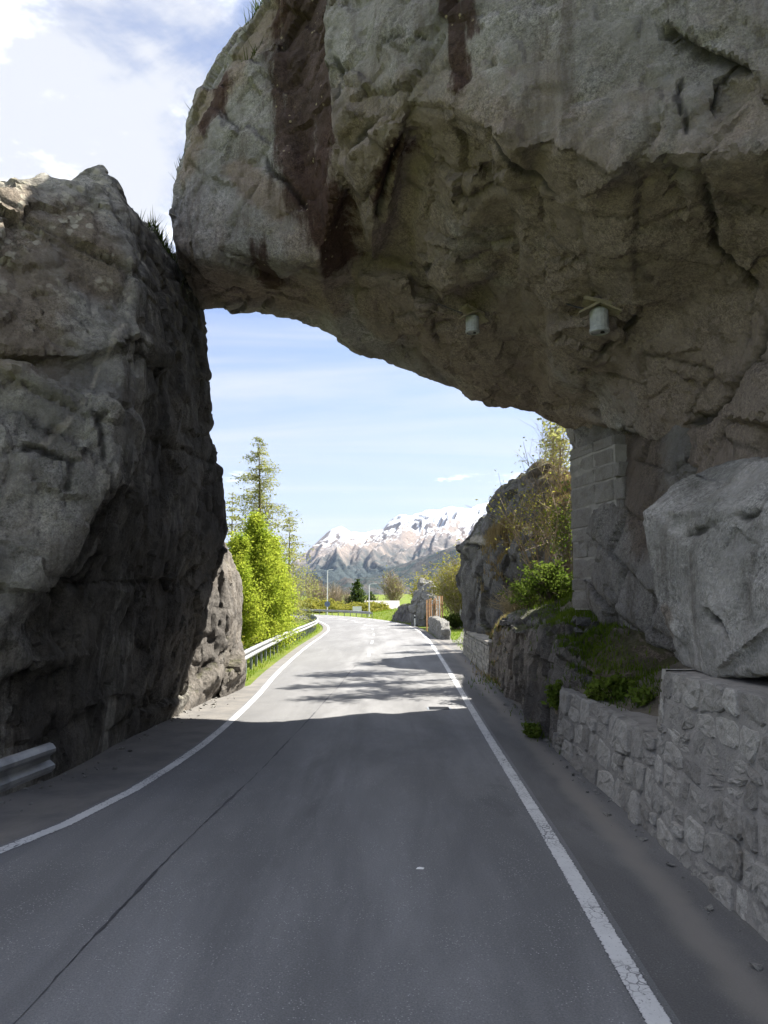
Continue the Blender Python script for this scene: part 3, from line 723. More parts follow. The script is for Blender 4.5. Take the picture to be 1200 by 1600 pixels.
arch = rock('rock_arch', [loft(A_rings), loft(B_rings)] + A_slabs, 0.058, M['arch_rock'], 8,
            [((2.3, 2.0, 1.4), 0.13), ((.8, .95, .6), 0.075), (0.6, 0.05), (0.26, 0.028)], (0.03, 0.9, 6), stretch=(1.15, 1.15, 1),
            cracks=[([(1000, 0), (1035, 45), (1055, 62), (1085, 88), (1130, 95), (1165, 130), (1200, 150)], 0.10, 0.24),
                    ([(1140, 98), (1120, 165), (1100, 200)], 0.07, 0.12), ([(1075, 90), (1055, 150), (1070, 200), (1080, 240)], 0.05, 0.06),
                    ([(590, 75), (640, 60), (690, 58)], 0.05, 0.06), ([(870, 150), (900, 130)], 0.04, 0.05),
                    ([(1085, 260), (1110, 330), (1115, 385), (1150, 420), (1185, 450), (1200, 470)], 0.08, 0.16),
                    ([(1200, 480), (1190, 545), (1165, 585), (1100, 645), (1045, 690)], 0.10, 0.22),
                    ([(530, 250), (570, 205), (620, 165)], 0.10, 0.14), ([(635, 200), (600, 300), (590, 360)], 0.12, 0.20),
                    ([(740, 190), (790, 260), (850, 290), (900, 320)], 0.10, 0.10), ([(400, 230), (440, 280), (480, 330), (500, 345)], 0.08, 0.10),
                    ([(520, 60), (530, 130), (515, 240)], 0.08, 0.08), ([(920, 560), (980, 510), (1010, 480)], 0.07, 0.10), ([(640, 440), (680, 410)], 0.08, 0.10)],
            stain_shade_lines=[([(455, -20), (465, 120), (478, 250), (485, 300)], 0.55), ([(490, 0), (500, 150), (500, 290)], 0.5), ([(695, -20), (708, 70), (715, 130)], 0.15), ([(730, -20), (740, 40)], 0.12),
                    ([(515, 320), (525, 400)], 0.4), ([(345, 120), (330, 180)], 0.3), ([(600, 310), (625, 240)], 0.22),
                    ([(400, 400), (420, 440)], 0.25)],
            browns=[([(320, 440), (500, 460)], 0.9), ([(560, 300), (640, 450), (760, 560), (880, 640)], 1.7), ([(700, 260), (900, 330), (1100, 400), (1200, 330)], 1.3), ([(900, 480), (1150, 560)], 1.9), ([(1050, 610), (1210, 640)], 1.2), ([(1080, 700), (1210, 700)], 1.0),
                    ([(290, 250), (330, 150), (420, 30)], 0.5), ([(370, 260), (440, 330)], 0.25)])
tag(arch, 'huge grey and brown granite slab arching over the whole road', 'rock arch')

cliff = rock('shading_cliff', [loft(C_rings)], 0.22, M['arch_rock'], 15, [((2.3, 2.0, 1.4), 0.3), (1.0, .15)], (0.1, .9, 4))
tag(cliff, 'unseen cliff shading the road, right of the boulder on the wall', 'cliff')
# ------------------------------------------------------------------ right side of the road
def stone_mat(name, c1, c2, c3):
    m, w = new_mat(name); p = world_pos(w)
    r = w.n('ShaderNodeObjectInfo').outputs['Random']
    nz = w.noise(p, 4.0, 6, 0.65, 0.4); fine = w.noise(p, 40, 4, 0.7)
    c = w.mix(r, c1, c2)
    c = w.mix(w.math('MULTIPLY', w.smooth(nz, 0.45, 0.7), 0.7), c, c3)
    k = w.math('ADD', 0.55, w.math('MULTIPLY', fine, 0.9))
    c = w.mix(1.0, c, w.n('ShaderNodeCombineColor', None, Red=k, Green=k, Blue=k).outputs[0], 'MULTIPLY')
    n = bump(w, w.noise(p, 11, 6, 0.68), 0.8, 0.05); n = bump(w, fine, 0.6, 0.015, n)
    finish(w, c, 0.92, n, 0.2)
    return m
M['stone'] = stone_mat('wall_stone', (0.19, 0.18, 0.165), (0.36, 0.345, 0.315), (0.16, 0.145, 0.125))
M['ashlar'] = stone_mat('ashlar_stone', (0.22, 0.205, 0.188), (0.27, 0.255, 0.235), (0.175, 0.155, 0.135))
M['brickstone'] = stone_mat('coursed_stone', (0.22, 0.21, 0.19), (0.36, 0.34, 0.30), (0.17, 0.16, 0.14))
M['soil'] = simple('bank_soil', (0.085, 0.075, 0.058), (0.15, 0.13, 0.10), 2.2, 0.97, 0.8, 0.06)

FY = np.array([-4, 0, 3, 5.5, 9.5, 12, 16, 23.3, 33, 40]); FX = np.array([2.5, 2.52, 2.56, 2.60, 2.65, 2.68, 2.88, 3.1, 3.36, 3.5])
def foot(y): return float(np.interp(y, FY, FX))

def clip_poly(poly, n, d):                    # keep points with n.p <= d
    out = []
    for i in range(len(poly)):
        a, b = poly[i], poly[(i + 1) % len(poly)]
        da, db = n[0] * a[0] + n[1] * a[1] - d, n[0] * b[0] + n[1] * b[1] - d
        if da <= 0: out.append(a)
        if (da < 0) != (db < 0):
            t = da / (da - db); out.append((a[0] + (b[0] - a[0]) * t, a[1] + (b[1] - a[1]) * t))
    return out
def voronoi_cells(seeds, box, gap):
    cells = []
    for i, s in enumerate(seeds):
        poly = [(box[0], box[1]), (box[2], box[1]), (box[2], box[3]), (box[0], box[3])]
        for j, q in enumerate(seeds):
            if i == j: continue
            dx, dy = q[0] - s[0], q[1] - s[1]; L = math.hypot(dx, dy)
            if L > 1.3: continue
            n = (dx / L, dy / L); poly = clip_poly(poly, n, n[0] * (s[0] + q[0]) / 2 + n[1] * (s[1] + q[1]) / 2 - gap)
            if len(poly) < 3: break
        if len(poly) >= 3: cells.append(poly)
    return cells
def stone_piece(poly, to3, proud, parent, mat, rnd):
    """a rough stone: embedded back ring, chipped shoulder ring, uneven face"""
    # split long edges so outlines are not ruler-straight
    pts = []
    for i in range(len(poly)):
        a, b = poly[i], poly[(i + 1) % len(poly)]; L = math.hypot(b[0] - a[0], b[1] - a[1])
        if L < 0.03: continue
        pts.append(a)
        if L > 0.12: pts.append(((a[0] + b[0]) / 2 + rnd.uniform(-.012, .012), (a[1] + b[1]) / 2 + rnd.uniform(-.012, .012)))
    if len(pts) < 3: return
    cx = sum(p[0] for p in pts) / len(pts); cy = sum(p[1] for p in pts) / len(pts)
    n = len(pts); vs = []; org = to3(cx, cy, 0)
    for sc, dp, jit in ((1.0, -0.10, 0.0), (0.985, proud - 0.016, 0.006), (0.88, proud, 0.009), (0.45, proud + 0.004, 0.012)):
        for (a, b) in pts:
            vs.append(to3(cx + (a - cx) * sc, cy + (b - cy) * sc, dp + rnd.uniform(-jit, jit)) - org)
    vs.append(to3(cx, cy, proud + rnd.uniform(0.0, 0.02)) - org)
    fs = [tuple(r * n + q for q in (j, (j + 1) % n)) + tuple((r + 1) * n + q for q in ((j + 1) % n, j)) for r in range(3) for j in range(n)]
    fs += [(3 * n + j, 3 * n + (j + 1) % n, 4 * n) for j in range(n)]
    o = mesh_from('stone', vs, fs, mat, parent, smooth=False); o.location = org
    return o

rnd = random.Random(12)
rubble = empty('rubble_wall', (foot(8), 8, 0)); tag(rubble, 'rubble stone retaining wall with mortar joints beside the right shoulder', 'wall')
rb_o = Vector(rubble.location)
def wall3(y, z, d): return Vector((foot(y) + 0.12 * z - d, y, z)) - rb_o      # battered face, d = proud of the face
def wall_top(y): return 1.60 + 0.07 * math.sin(y * 2.3) if y < 7.9 else 0.93 + 0.05 * math.sin(y * 3.1)
# mortar core follows the face just behind the stones
ys = list(np.arange(-2, 7.88, 0.33)) + [7.88]; zs = np.linspace(-0.2, 1, 7)
def core(ya, topf, name, back):
    vs, fs = [], []
    for y in ya:
        t = topf(y)
        for z in zs: vs.append(wall3(y, max(-0.2, z * t), 0.002 + 0.007 * math.sin(y * 9 + z * 13)))
        vs.append(Vector((foot(y) + back, y, t + 0.02)) - rb_o); vs.append(Vector((foot(y) + back, y, -0.2)) - rb_o)
    w_ = len(zs) + 2
    for i in range(len(ya) - 1):
        for j in range(w_): fs.append((i * w_ + j, (i + 1) * w_ + j, (i + 1) * w_ + (j + 1) % w_, i * w_ + (j + 1) % w_))
    fs.append(tuple(range(w_))); fs.append(tuple((len(ya) - 1) * w_ + j for j in range(w_))[::-1])
    mesh_from(name, vs, fs, M['mortar'], rubble)
core(ys, lambda y: 1.58, 'mortar_core', 1.6)
core(list(np.arange(7.89, 12.4, 0.3)), lambda y: 0.90, 'mortar_core', 0.7)
def course_cells(y0, y1, h, hmin, hmax, wmin, wmax, gap):
    """roughly coursed rubble: wavy beds, slanted joints, knocked-off corners"""
    beds = [-0.06]; cells = []
    while beds[-1] < h - hmin * .7: beds.append(beds[-1] + rnd.uniform(hmin, hmax))
    beds[-1] = h
    ph = [rnd.uniform(0, 6) for _ in beds]
    bed = lambda k, y: beds[k] + (0 if k in (0, len(beds) - 1) else .035 * math.sin(y * 2.9 + ph[k]) + .025 * math.sin(y * 7.3 + ph[k] * 2))
    for k in range(len(beds) - 1):
        y = y0; sl = 0.0
        while y < y1 - .05:
            wd = rnd.uniform(wmin, wmax); nx_ = min(y + wd, y1); ns = rnd.uniform(-.045, .045) if nx_ < y1 else 0.0
            split = rnd.random() < .22 and wd > .24
            parts = [(0, 1)] if not split else [(0, .5), (.5, 1)]
            for a, b in parts:
                def pt(yy, side, f):
                    s_ = (sl if side == 0 else ns) * (f - .5) * 2
                    return (yy + s_, bed(k, yy) * (1 - f) + bed(k + 1, yy) * f)
                q = [pt(y + gap, 0, a), pt(nx_ - gap, 1, a), pt(nx_ - gap, 1, b), pt(y + gap, 0, b)]
                q = [(u_, v_ + (gap if i_ < 2 else -gap)) for i_, (u_, v_) in enumerate(q)]
                poly = []
                for i_ in range(4):
                    p0, p1, p2 = q[i_ - 1], q[i_], q[(i_ + 1) % 4]; c1, c2 = rnd.uniform(.08, .26), rnd.uniform(.08, .26)
                    poly.append((p1[0] + (p0[0] - p1[0]) * c1, p1[1] + (p0[1] - p1[1]) * c1)); poly.append((p1[0] + (p2[0] - p1[0]) * c2, p1[1] + (p2[1] - p1[1]) * c2))
                cells.append(poly)
            y = nx_; sl = ns
    return cells
for poly in course_cells(2.4, 7.88, 1.60, .17, .33, .16, .50, .013): stone_piece(poly, wall3, rnd.choice((0.0, 0.004, 0.008, 0.012, 0.018, 0.025, 0.04)), rubble, M['stone'], rnd)
for poly in course_cells(7.9, 12.4, 0.94, .19, .40, .24, .70, .013): stone_piece(poly, wall3, rnd.choice((0.005, 0.01, 0.02, 0.03, 0.045, 0.06)), rubble, M['stone'], rnd)
# end face of the high part, quoins turned to the oncoming gap
def wall_end(x, z, d): return Vector((foot(7.9) + 0.12 * z + x, 7.885 + d, z)) - rb_o
eseeds = [(rnd.uniform(0.02, 0.85), 0.98 + 0.13 * k + rnd.uniform(-.03, .03)) for k in range(5) for _ in range(3)]
for poly in voronoi_cells(eseeds, (-0.01, 0.93, 0.9, 1.60), 0.012): stone_piece(poly, wall_end, 0.035, rubble, M['stone'], rnd)

# ---- big pale boulder standing on the wall
R_rings = [
    [P(1064, 1040, 8.2), P(1110, 1058, 7.3), P(1240, 1050, 5.9), Vector((4.9, 5.0, 1.5)), Vector((5.2, 8.6, 1.5))],
    [P(1032, 945, 8.5), P(1100, 945, 7.2), P(1270, 930, 5.5), Vector((5.0, 4.8, 2.3)), Vector((5.3, 9.0, 2.3))],
    [P(1018, 870, 8.6), P(1095, 870, 7.3), P(1270, 860, 5.6), Vector((5.0, 4.8, 2.8)), Vector((5.3, 9.2, 2.8))],
    [P(1002, 800, 8.7), P(1090, 795, 7.5), P(1270, 790, 5.8), Vector((5.0, 4.9, 3.1)), Vector((5.3, 9.2, 3.1))],
    [P(1075, 745, 9.0), P(1130, 752, 8.0), P(1250, 735, 6.4), Vector((5.0, 5.4, 3.7)), Vector((5.3, 9.2, 3.6))],
    [P(1138, 722, 8.9), P(1158, 714, 8.2), P(1230, 728, 7.0), Vector((5.0, 6.2, 3.9)), Vector((5.3, 9.0, 3.8))],
]
R_slabs = [slab([(1003, 800, 8.5), (1083, 742, 8.6), (1130, 756, 7.85), (1128, 900, 7.05), (1062, 1005, 7.9), (1030, 940, 8.25)], 1.0, (.4, 0, 0)),
           slab([(1130, 752, 7.8), (1165, 715, 7.8), (1260, 732, 6.2), (1275, 930, 5.35), (1120, 1044, 7.0), (1126, 900, 6.95)], 1.0, (.4, 0, 0))]
rbd = rock('pale_boulder', [loft(R_rings)] + R_slabs, 0.034, M['pale_rock'], 36, [(1.2, 0.03), (0.5, 0.018), (0.2, 0.012)], (0.02, 1.3, 5), smooth_iter=1,
           cracks=[([(1012, 865), (1100, 826), (1230, 776)], 0.05, 0.06), ([(1090, 945), (1125, 985), (1162, 1032)], 0.06, 0.16), ([(1000, 850), (1030, 870)], 0.03, 0.03)],
           browns=[([(1042, 960), (1050, 985)], 0.10)])
tag(rbd, 'large pale granite boulder with a straight drill groove on the rubble wall', 'boulder')

# ---- pier that carries the arch on the right: rock core with squared stone facing at its far edge
pier = rock('pier_core', [loft([
    [P(918, 945, 14.2), P(962, 986, 12.8), P(1050, 1010, 11.3), Vector((5.6, 10.6, 1.5)), Vector((5.8, 15.6, 1.4)), Vector((4.4, 16.2, 1.6))],
    [P(903, 905, 14.4), P(955, 930, 12.8), P(1055, 950, 10.9), Vector((5.6, 10.4, 2.4)), Vector((5.8, 15.8, 2.4)), Vector((4.4, 16.4, 2.4))],
    [P(899, 800, 14.7), P(965, 805, 12.9), P(1050, 830, 11.0), Vector((5.6, 10.6, 3.4)), Vector((5.8, 16, 3.4)), Vector((4.4, 16.6, 3.4))],
    [P(901, 700, 15.0), P(985, 700, 13.0), P(1060, 700, 11.4), Vector((5.6, 11, 4.8)), Vector((5.8, 16.2, 4.8)), Vector((4.4, 16.8, 4.8))],
    [P(896, 610, 15.2), P(985, 600, 13.6), P(1080, 600, 12), Vector((5.6, 12, 6.4)), Vector((5.8, 16.2, 6.4)), Vector((4.4, 16.8, 6.4))],
])], 0.055, M['pier_rock'], 41, [((1.0, 1.1, .8), 0.13), (0.42, 0.04)], (0.04, 1.1, 5), browns=[([(1000, 660), (1010, 800)], .7)])
pe = empty('stone_pier', (4.2, 14, 1.6)); tag(pe, 'stone pier under the arch, coursed blocks at its far edge', 'pier')
pier.parent = pe; pier.matrix_parent_inverse = Matrix.Translation(-Vector(pe.location))
rnd = random.Random(5)
A0, B0 = P(893, 800, 14.55), P(972, 800, 12.86)
fdir = Vector((B0.x - A0.x, B0.y - A0.y, 0)); flen = fdir.length; fdir.normalize(); fnor = Vector((fdir.y, -fdir.x, 0)); fnor = -fnor if fnor.y > 0 else fnor
z = 2.12; cidx = 0
while z < 5.0:
    hh = rnd.uniform(0.20, 0.40); s = 0.0; reach = flen * (0.55 if z < 2.5 else 0.75 if z < 3.2 else 1.0) * rnd.uniform(0.85, 1.0)
    while s < reach:
        bw = min(rnd.uniform(0.4, 1.2), reach - s + 0.05)
        org = Vector((A0.x, A0.y, 0)) + fdir * (s + bw / 2) + Vector((0, 0, z + hh / 2)) + fdir * (0.03 * math.sin(z * 5))
        pr = rnd.uniform(0.0, 0.02)
        hw, hz = bw / 2 - 0.009, hh / 2 - 0.010
        vs = []
        for sc, dp in ((1.0, -0.30), (1.0, pr - 0.02), (0.90, pr + 0.005)):
            for a, b in ((-1, -1), (0, -1), (1, -1), (1, 0), (1, 1), (0, 1), (-1, 1), (-1, 0)):
                j = 0 if dp < -.1 else rnd.uniform(-.022, .022)
                vs.append(fdir * (a * hw - (1 - sc) * a * 0.16) + Vector((0, 0, b * hz - (1 - sc) * b * 0.16)) + fnor * (dp + j))
        vs.append(fnor * (pr + rnd.uniform(0, .03)))
        fs = [(r * 8 + j, r * 8 + (j + 1) % 8, (r + 1) * 8 + (j + 1) % 8, (r + 1) * 8 + j) for r in range(2) for j in range(8)] + [(16 + j, 16 + (j + 1) % 8, 24) for j in range(8)]
        o = mesh_from('stone', vs, fs, M['ashlar'], pe); o.location = org - Vector(pe.location)
        s += bw
    z += hh
mj = MB()
for t in (0.02, flen * 0.72): pass
mj.add([Vector((A0.x, A0.y, zz)) + fdir * ss + fnor * 0.002 - Vector(pe.location) + Vector((0, 0, 0)) - fnor * dd for dd in (0, .28) for ss, zz in ((0.03, 2.1), (flen * 0.5, 2.1), (flen * 0.9, 3.2), (flen * 0.92, 4.95), (0.03, 4.95))],
       [(0, 1, 2, 3, 4), (9, 8, 7, 6, 5)] + [(j, (j + 1) % 5, (j + 1) % 5 + 5, j + 5) for j in range(5)])
M['pale_mortar'] = simple('pale_mortar', (0.27, 0.255, 0.23), (0.36, 0.34, 0.31), 6, .95, .4, .01)
mj.build('mortar_bed', M['pale_mortar'], pe)

# ---- boulder under the pier
ub = rock('round_boulder', [hull([P(898, 1040, 12.4), P(905, 1000, 12.8), P(925, 978, 13.0), P(985, 985, 12.4), P(1050, 1010, 11.5), P(1056, 1045, 11.0), P(1000, 1060, 11.0), P(930, 1058, 11.6),
                                  Vector((5.2, 13.5, .8)), Vector((5.2, 13.5, 1.9)), Vector((5.2, 11, .8)), P(1060, 990, 11.8)])], 0.05, M['cliff_rock'], 51, [(1.0, 0.08), (0.4, 0.03)], (0.04, 1.5, 4),
          browns=[([(920, 1020), (1000, 1030)], 0.8)])
tag(ub, 'rounded reddish grey boulder under the stone pier behind the low wall', 'boulder')
for k, (px, py, d, r) in enumerate([(912, 972, 13.2, .09), (922, 984, 13.0, .07), (905, 985, 13.2, .06), (930, 975, 13.1, .06), (938, 990, 12.9, .05), (897, 968, 13.5, .07)]):
    q = random.Random(70 + k); c0 = P(px, py, d)
    rs = hull([c0 + Vector((q.uniform(-1, 1), q.uniform(-1, 1), q.uniform(-.7, .7))) * r * 1.5 for _ in range(11)])
    o = mesh_from('loose_stone', local(rs[0], c0), rs[1], M['dark_rock']); o.location = c0
    tag(o, 'small dark stone wedged between the pier and the round boulder', 'stone', 'dark stones wedged under the pier')

# ---- natural rock face that carries on from the low wall
C2 = []
for y, px, py, dz in ((11.6, 888, 1085, 0), (13.0, 872, 1010, 0), (14.6, 845, 985, .05), (16.4, 825, 982, 0), (18.5, 800, 984, .05), (21.0, 780, 985, 0), (23.6, 766, 985, -.25)):
    f = foot(y); top = P(px, py, y); tz = max(0.9, min(top.z, 1.95)) if y > 12 else 1.0
    C2.append([Vector((f + 0.02, y, -.3)), Vector((f + 0.14, y, tz * 0.55)), Vector((f + 0.26, y, tz)), Vector((f + 1.2, y, tz + .10)), Vector((f + 2.5, y, tz)), Vector((f + 2.5, y, -.3))])
cf = rock('fractured_cliff', [loft(C2)], 0.055, M['cliff_rock'], 61, [((.9, .8, .9), 0.22), ((.4, .36, .45), 0.11), (0.22, 0.035)], (0.06, 1.2, 5), stretch=(0.55, 0.55, 1.9), smooth_iter=1,
          cracks=[([(828, 985), (825, 1040)], 0.07, 0.14), ([(790, 1000), (800, 1080)], 0.05, 0.1), ([(850, 1010), (860, 1090)], 0.06, 0.1)])
tag(cf, 'low dark fractured rock face between the rubble wall and coursed wall', 'cliff')
ls = rock('ledge_slab', [hull([P(783, 972, 18.4), P(800, 990, 17.2), P(850, 993, 16.2), P(890, 985, 15.6), P(893, 962, 15.8), P(840, 958, 17.2), P(800, 955, 18.6), Vector((5.4, 17.5, 1.8)), Vector((5.4, 17, 2.3)), Vector((5, 15.6, 1.9))])], 0.05, M['dark_rock'], 67,
          [(0.9, 0.10), (0.35, 0.04)], (0.04, 1.6, 4))
tag(ls, 'dark flat ledge slab with grass on top above the rock face', 'rock')

# ---- earth bank behind the walls
vs, fs = [], []
BY = np.arange(7.9, 36, 0.7); BX = np.array([0.25, 0.5, 0.9, 1.5, 2.2, 3.2, 4.6, 7, 11])
for y in BY:
    f = foot(y); z0 = 0.85 if y < 11.8 else (0.85 + (y - 11.8) / 1.6 * 0.8 if y < 13.4 else (1.65 if y < 22 else 1.65 - (y - 22) / 4 * 0.85 if y < 26 else 0.8))
    if y > 33.2: z0 = max(-.3, 0.8 - (y - 33.2) * 0.7)
    sl = (0.42 if y < 14 else 0.60) if y < 33 else 0.25
    for b in BX:
        n_ = 0.10 * math.sin(y * 1.7 + b * 2.1) + 0.07 * math.sin(y * 3.9 - b * 1.3)
        vs.append((f + b, y, z0 + sl * min(b - 0.25, 4.5) + (n_ * min(1, b) if b > .3 else 0)))
nb = len(BX)
for i in range(len(BY) - 1):
    for j in range(nb - 1): fs.append((i * nb + j, i * nb + j + 1, (i + 1) * nb + j + 1, (i + 1) * nb + j))
bank = mesh_from('bank', vs, fs, M['soil'], smooth=True); bank['kind'] = 'structure'
bank_bvh = BVHTree.FromPolygons([Vector(v) for v in vs], fs)

# ---- coursed stone wall with coping, past the rock face
cw = empty('coursed_wall', (foot(28), 28, 0)); tag(cw, 'low wall of narrow coursed stones with flat coping below the big boulder', 'wall')
co = Vector(cw.location); rnd = random.Random(9)
proto = None
z = 0.0; row = 0
def cpt(y, z, d): return Vector((foot(y) + 0.05 * z - d, y, z)) - co
mb = MB(); yy = [23.2, 25.6, 28, 30.5, 33.1]
for a, b in zip(yy, yy[1:]):
    mb.add([cpt(a, -.1, -.02), cpt(b, -.1, -.02), cpt(b, .93, -.02), cpt(a, .93, -.02), cpt(a, -.1, -.4), cpt(b, -.1, -.4), cpt(b, .93, -.4), cpt(a, .93, -.4)],
           [(0, 1, 2, 3), (4, 7, 6, 5), (0, 4, 5, 1), (3, 2, 6, 7), (0, 3, 7, 4), (1, 5, 6, 2)])
mb.build('mortar_core', M['mortar'], cw)
while z < 0.88:
    h = rnd.uniform(0.105, 0.15); y = 23.2 - rnd.uniform(0, .3)
    while y < 33.1:
        L = rnd.uniform(0.3, 0.75); a, b = max(y, 23.2), min(y + L, 33.12); y += L
        if b - a < 0.08: continue
        d = rnd.uniform(0.0, 0.03); e = 0.010; org = cpt((a + b) / 2, z + h / 2, 0)
        q = [cpt(a + e, z + e, d), cpt(b - e, z + e, d), cpt(b - e, z + h - e, d), cpt(a + e, z + h - e, d), cpt(a + e, z + e, -.05), cpt(b - e, z + e, -.05), cpt(b - e, z + h - e, -.05), cpt(a + e, z + h - e, -.05)]
        o = mesh_from('stone', [p_ - org for p_ in q], [(3, 2, 1, 0), (0, 1, 5, 4), (2, 3, 7, 6), (0, 4, 7, 3), (1, 2, 6, 5)], M['brickstone'], cw); o.location = org
    z += h
y = 23.2
while y < 33.1:
    L = rnd.uniform(0.7, 1.1); b = min(y + L, 33.2); org = cpt((y + b) / 2, .98, 0)
    q = [cpt(t, zz, dd) - org for t in (y + .01, b - .01) for zz, dd in ((.935, .05), (1.02, .05), (1.03, -.42), (.935, -.42))]
    o = mesh_from('coping_stone', q, [(0, 1, 2, 3), (7, 6, 5, 4), (0, 4, 5, 1), (1, 5, 6, 2), (2, 6, 7, 3), (3, 7, 4, 0)], M['brickstone'], cw); o.location = org
    y = b

# ---- big boulder on the bank beyond the arch
BB = [
    [P(729, 995, 31.5), P(766, 990, 28), Vector((5.6, 25.5, .4)), Vector((9, 26, .4)), Vector((9, 33, .4)), Vector((5, 34, .4))],
    [P(722, 950, 31.8), P(764, 950, 28), Vector((5.6, 25.2, 2)), Vector((9, 26, 2)), Vector((9, 33, 2)), Vector((5, 34, 2))],
    [P(713, 895, 32), P(757, 905, 28), Vector((5.9, 25, 3.2)), Vector((9, 26, 3)), Vector((9, 33, 3)), Vector((5, 34.2, 3))],
    [P(721, 852, 31.6), P(768, 850, 28.2), Vector((6.1, 25.2, 4.4)), Vector((9, 26, 4.4)), Vector((9, 33, 4.4)), Vector((5.4, 34, 4.2))],
    [P(757, 805, 31.2), P(790, 800, 28.6), Vector((6.5, 26, 5.5)), Vector((9, 26.5, 5.4)), Vector((9, 32.5, 5.4)), Vector((6, 33, 5.2))],
    [P(796, 755, 30.6), P(822, 740, 28.8), Vector((6.9, 27, 6.5)), Vector((8.8, 27, 6.5)), Vector((8.8, 32, 6.4)), Vector((6.4, 32.5, 6.2))],
    [P(835, 730, 30), P(850, 726, 29.2), Vector((7.2, 28, 7.0)), Vector((8.6, 28, 7.0)), Vector((8.6, 31, 7.0)), Vector((7, 31.5, 6.9))],
]
bb = rock('mossy_boulder', [loft(BB)], 0.09, M['dark_rock'], 71, [((1.8, 2.0, 1.3), 0.34), ((.8, .8, .6), 0.16), (0.35, 0.05)], (0.10, 0.8, 5),
          cracks=[([(755, 870), (740, 985)], 0.12, 0.25), ([(725, 850), (790, 860)], 0.12, 0.15)], veins=[([(735, 848), (765, 842)], 0.25)], browns=[([(860, 740), (890, 790)], 1.0)])
tag(bb, 'huge dark mossy boulder on the bank beyond the arch', 'boulder')

# ---- two bulkhead lamps under the arch
ab = bvh_of(arch.data)
M['lamp_grey'] = simple('weathered_enamel', (0.30, 0.31, 0.32), (0.48, 0.49, 0.49), 7, 0.6, 0.1, 0.003)
M['lamp_bracket'] = simple('bracket_metal', (0.20, 0.17, 0.11), (0.30, 0.26, 0.17), 12, 0.7, 0.2, 0.004)
def arch_lamp(px, py, label, s=1.0, rz=0.0, dz=0.10):
    h = cast(ab, px, py); d_ = ab.ray_cast(Vector((h.x, h.y - 0.12, h.z - 1.2)), Vector((0, 0, 1)))
    c = d_[0] if d_[0] is not None else h
    t = empty('tunnel_lamp', c + Vector((0, -0.05, -dz)), rz); tag(t, label, 'lamp', 'lamps under the rock arch')
    t.scale = (s, s, s)
    # angled mounting plate
    MB().box((0, 0.02, 0.0), (0.46, 0.30, 0.05), Matrix.Rotation(0.25, 3, 'Y')).build('mounting_plate', M['lamp_bracket'], t)
    br = MB()
    br.add([Vector(v) for v in ((-.30, -.16, -.16), (0, -.19, -.02), (.30, -.16, -.17), (.26, .1, -.16), (0, .12, -.01), (-.26, .1, -.15), (-.30, -.16, -.19), (0, -.19, -.06), (.30, -.16, -.20), (.26, .1, -.19), (0, .12, -.05), (-.26, .1, -.18))],
           [(0, 1, 4, 5), (1, 2, 3, 4), (6, 11, 10, 7), (7, 10, 9, 8), (0, 6, 7, 1), (1, 7, 8, 2), (5, 4, 10, 11), (4, 3, 9, 10), (0, 5, 11, 6), (2, 8, 9, 3)])
    br.build('hood', M['lamp_bracket'], t)
    b = MB(); pr = [(0.0, -.08), (.10, -.08), (.135, -.12), (.135, -.38), (.145, -.40), (.145, -.44), (.12, -.45), (.11, -.43), (0.0, -.43)]
    k = 16; vs_ = []
    for r_, zz in pr:
        for j in range(k): vs_.append(Vector((r_ * math.cos(2 * math.pi * j / k), r_ * math.sin(2 * math.pi * j / k), zz)))
    b.add(vs_, [(i * k + j, i * k + (j + 1) % k, (i + 1) * k + (j + 1) % k, (i + 1) * k + j) for i in range(len(pr) - 1) for j in range(k)])
    hs = b.build('housing', M['lamp_grey'], t)
    MB().tube([(0.04, -.02, -.455), (0.04, -.02, -.44)], 0.03, 8).build('cable_gland', M['black'], hs)
    MB().tube([(-.2, 0.05, -.05), (-.32, .2, 0.05), (-.5, .5, .25)], 0.012, 5).build('cable', M['black'], t)
    return t
arch_lamp(736, 492, 'small grey cylindrical lamp with dark bracket, farther under the arch', 0.85, 0.5, 0.22)
arch_lamp(930, 472, 'pale cylindrical lamp with folded hood, nearest the pier under the arch', 1.0, -0.15)

# ---- grit and fallen chips along the rock foot and the wall foot
q0 = random.Random(31); gm_ = MB()
def chip(c, r):
    vs_, fs_ = hull([c + Vector((q0.uniform(-1, 1), q0.uniform(-1, 1), q0.uniform(-.35, .6))) * r for _ in range(8)]); gm_.add(vs_, fs_)
for k in range(420):
    if k % 2:
        y = q0.uniform(7.5, 19); x = float(np.interp(y, [7, 9.3, 10.3, 13, 15.9, 18, 20.4], [-4.75, -4.5, -4.3, -4.3, -4.25, -4.0, -3.8])) + abs(q0.gauss(0, .28)) + .02
    else:
        y = q0.uniform(4.8, 24); x = foot(y) - abs(q0.gauss(0, .12)) - .02
    chip(Vector((x, y, .004)), q0.choice((.008, .012, .015, .02, .03, .05)))
tag(gm_.build('grit', M['grey_rock']), 'grit and stone chips along the foot of rock and wall', 'gravel', kind='stuff')
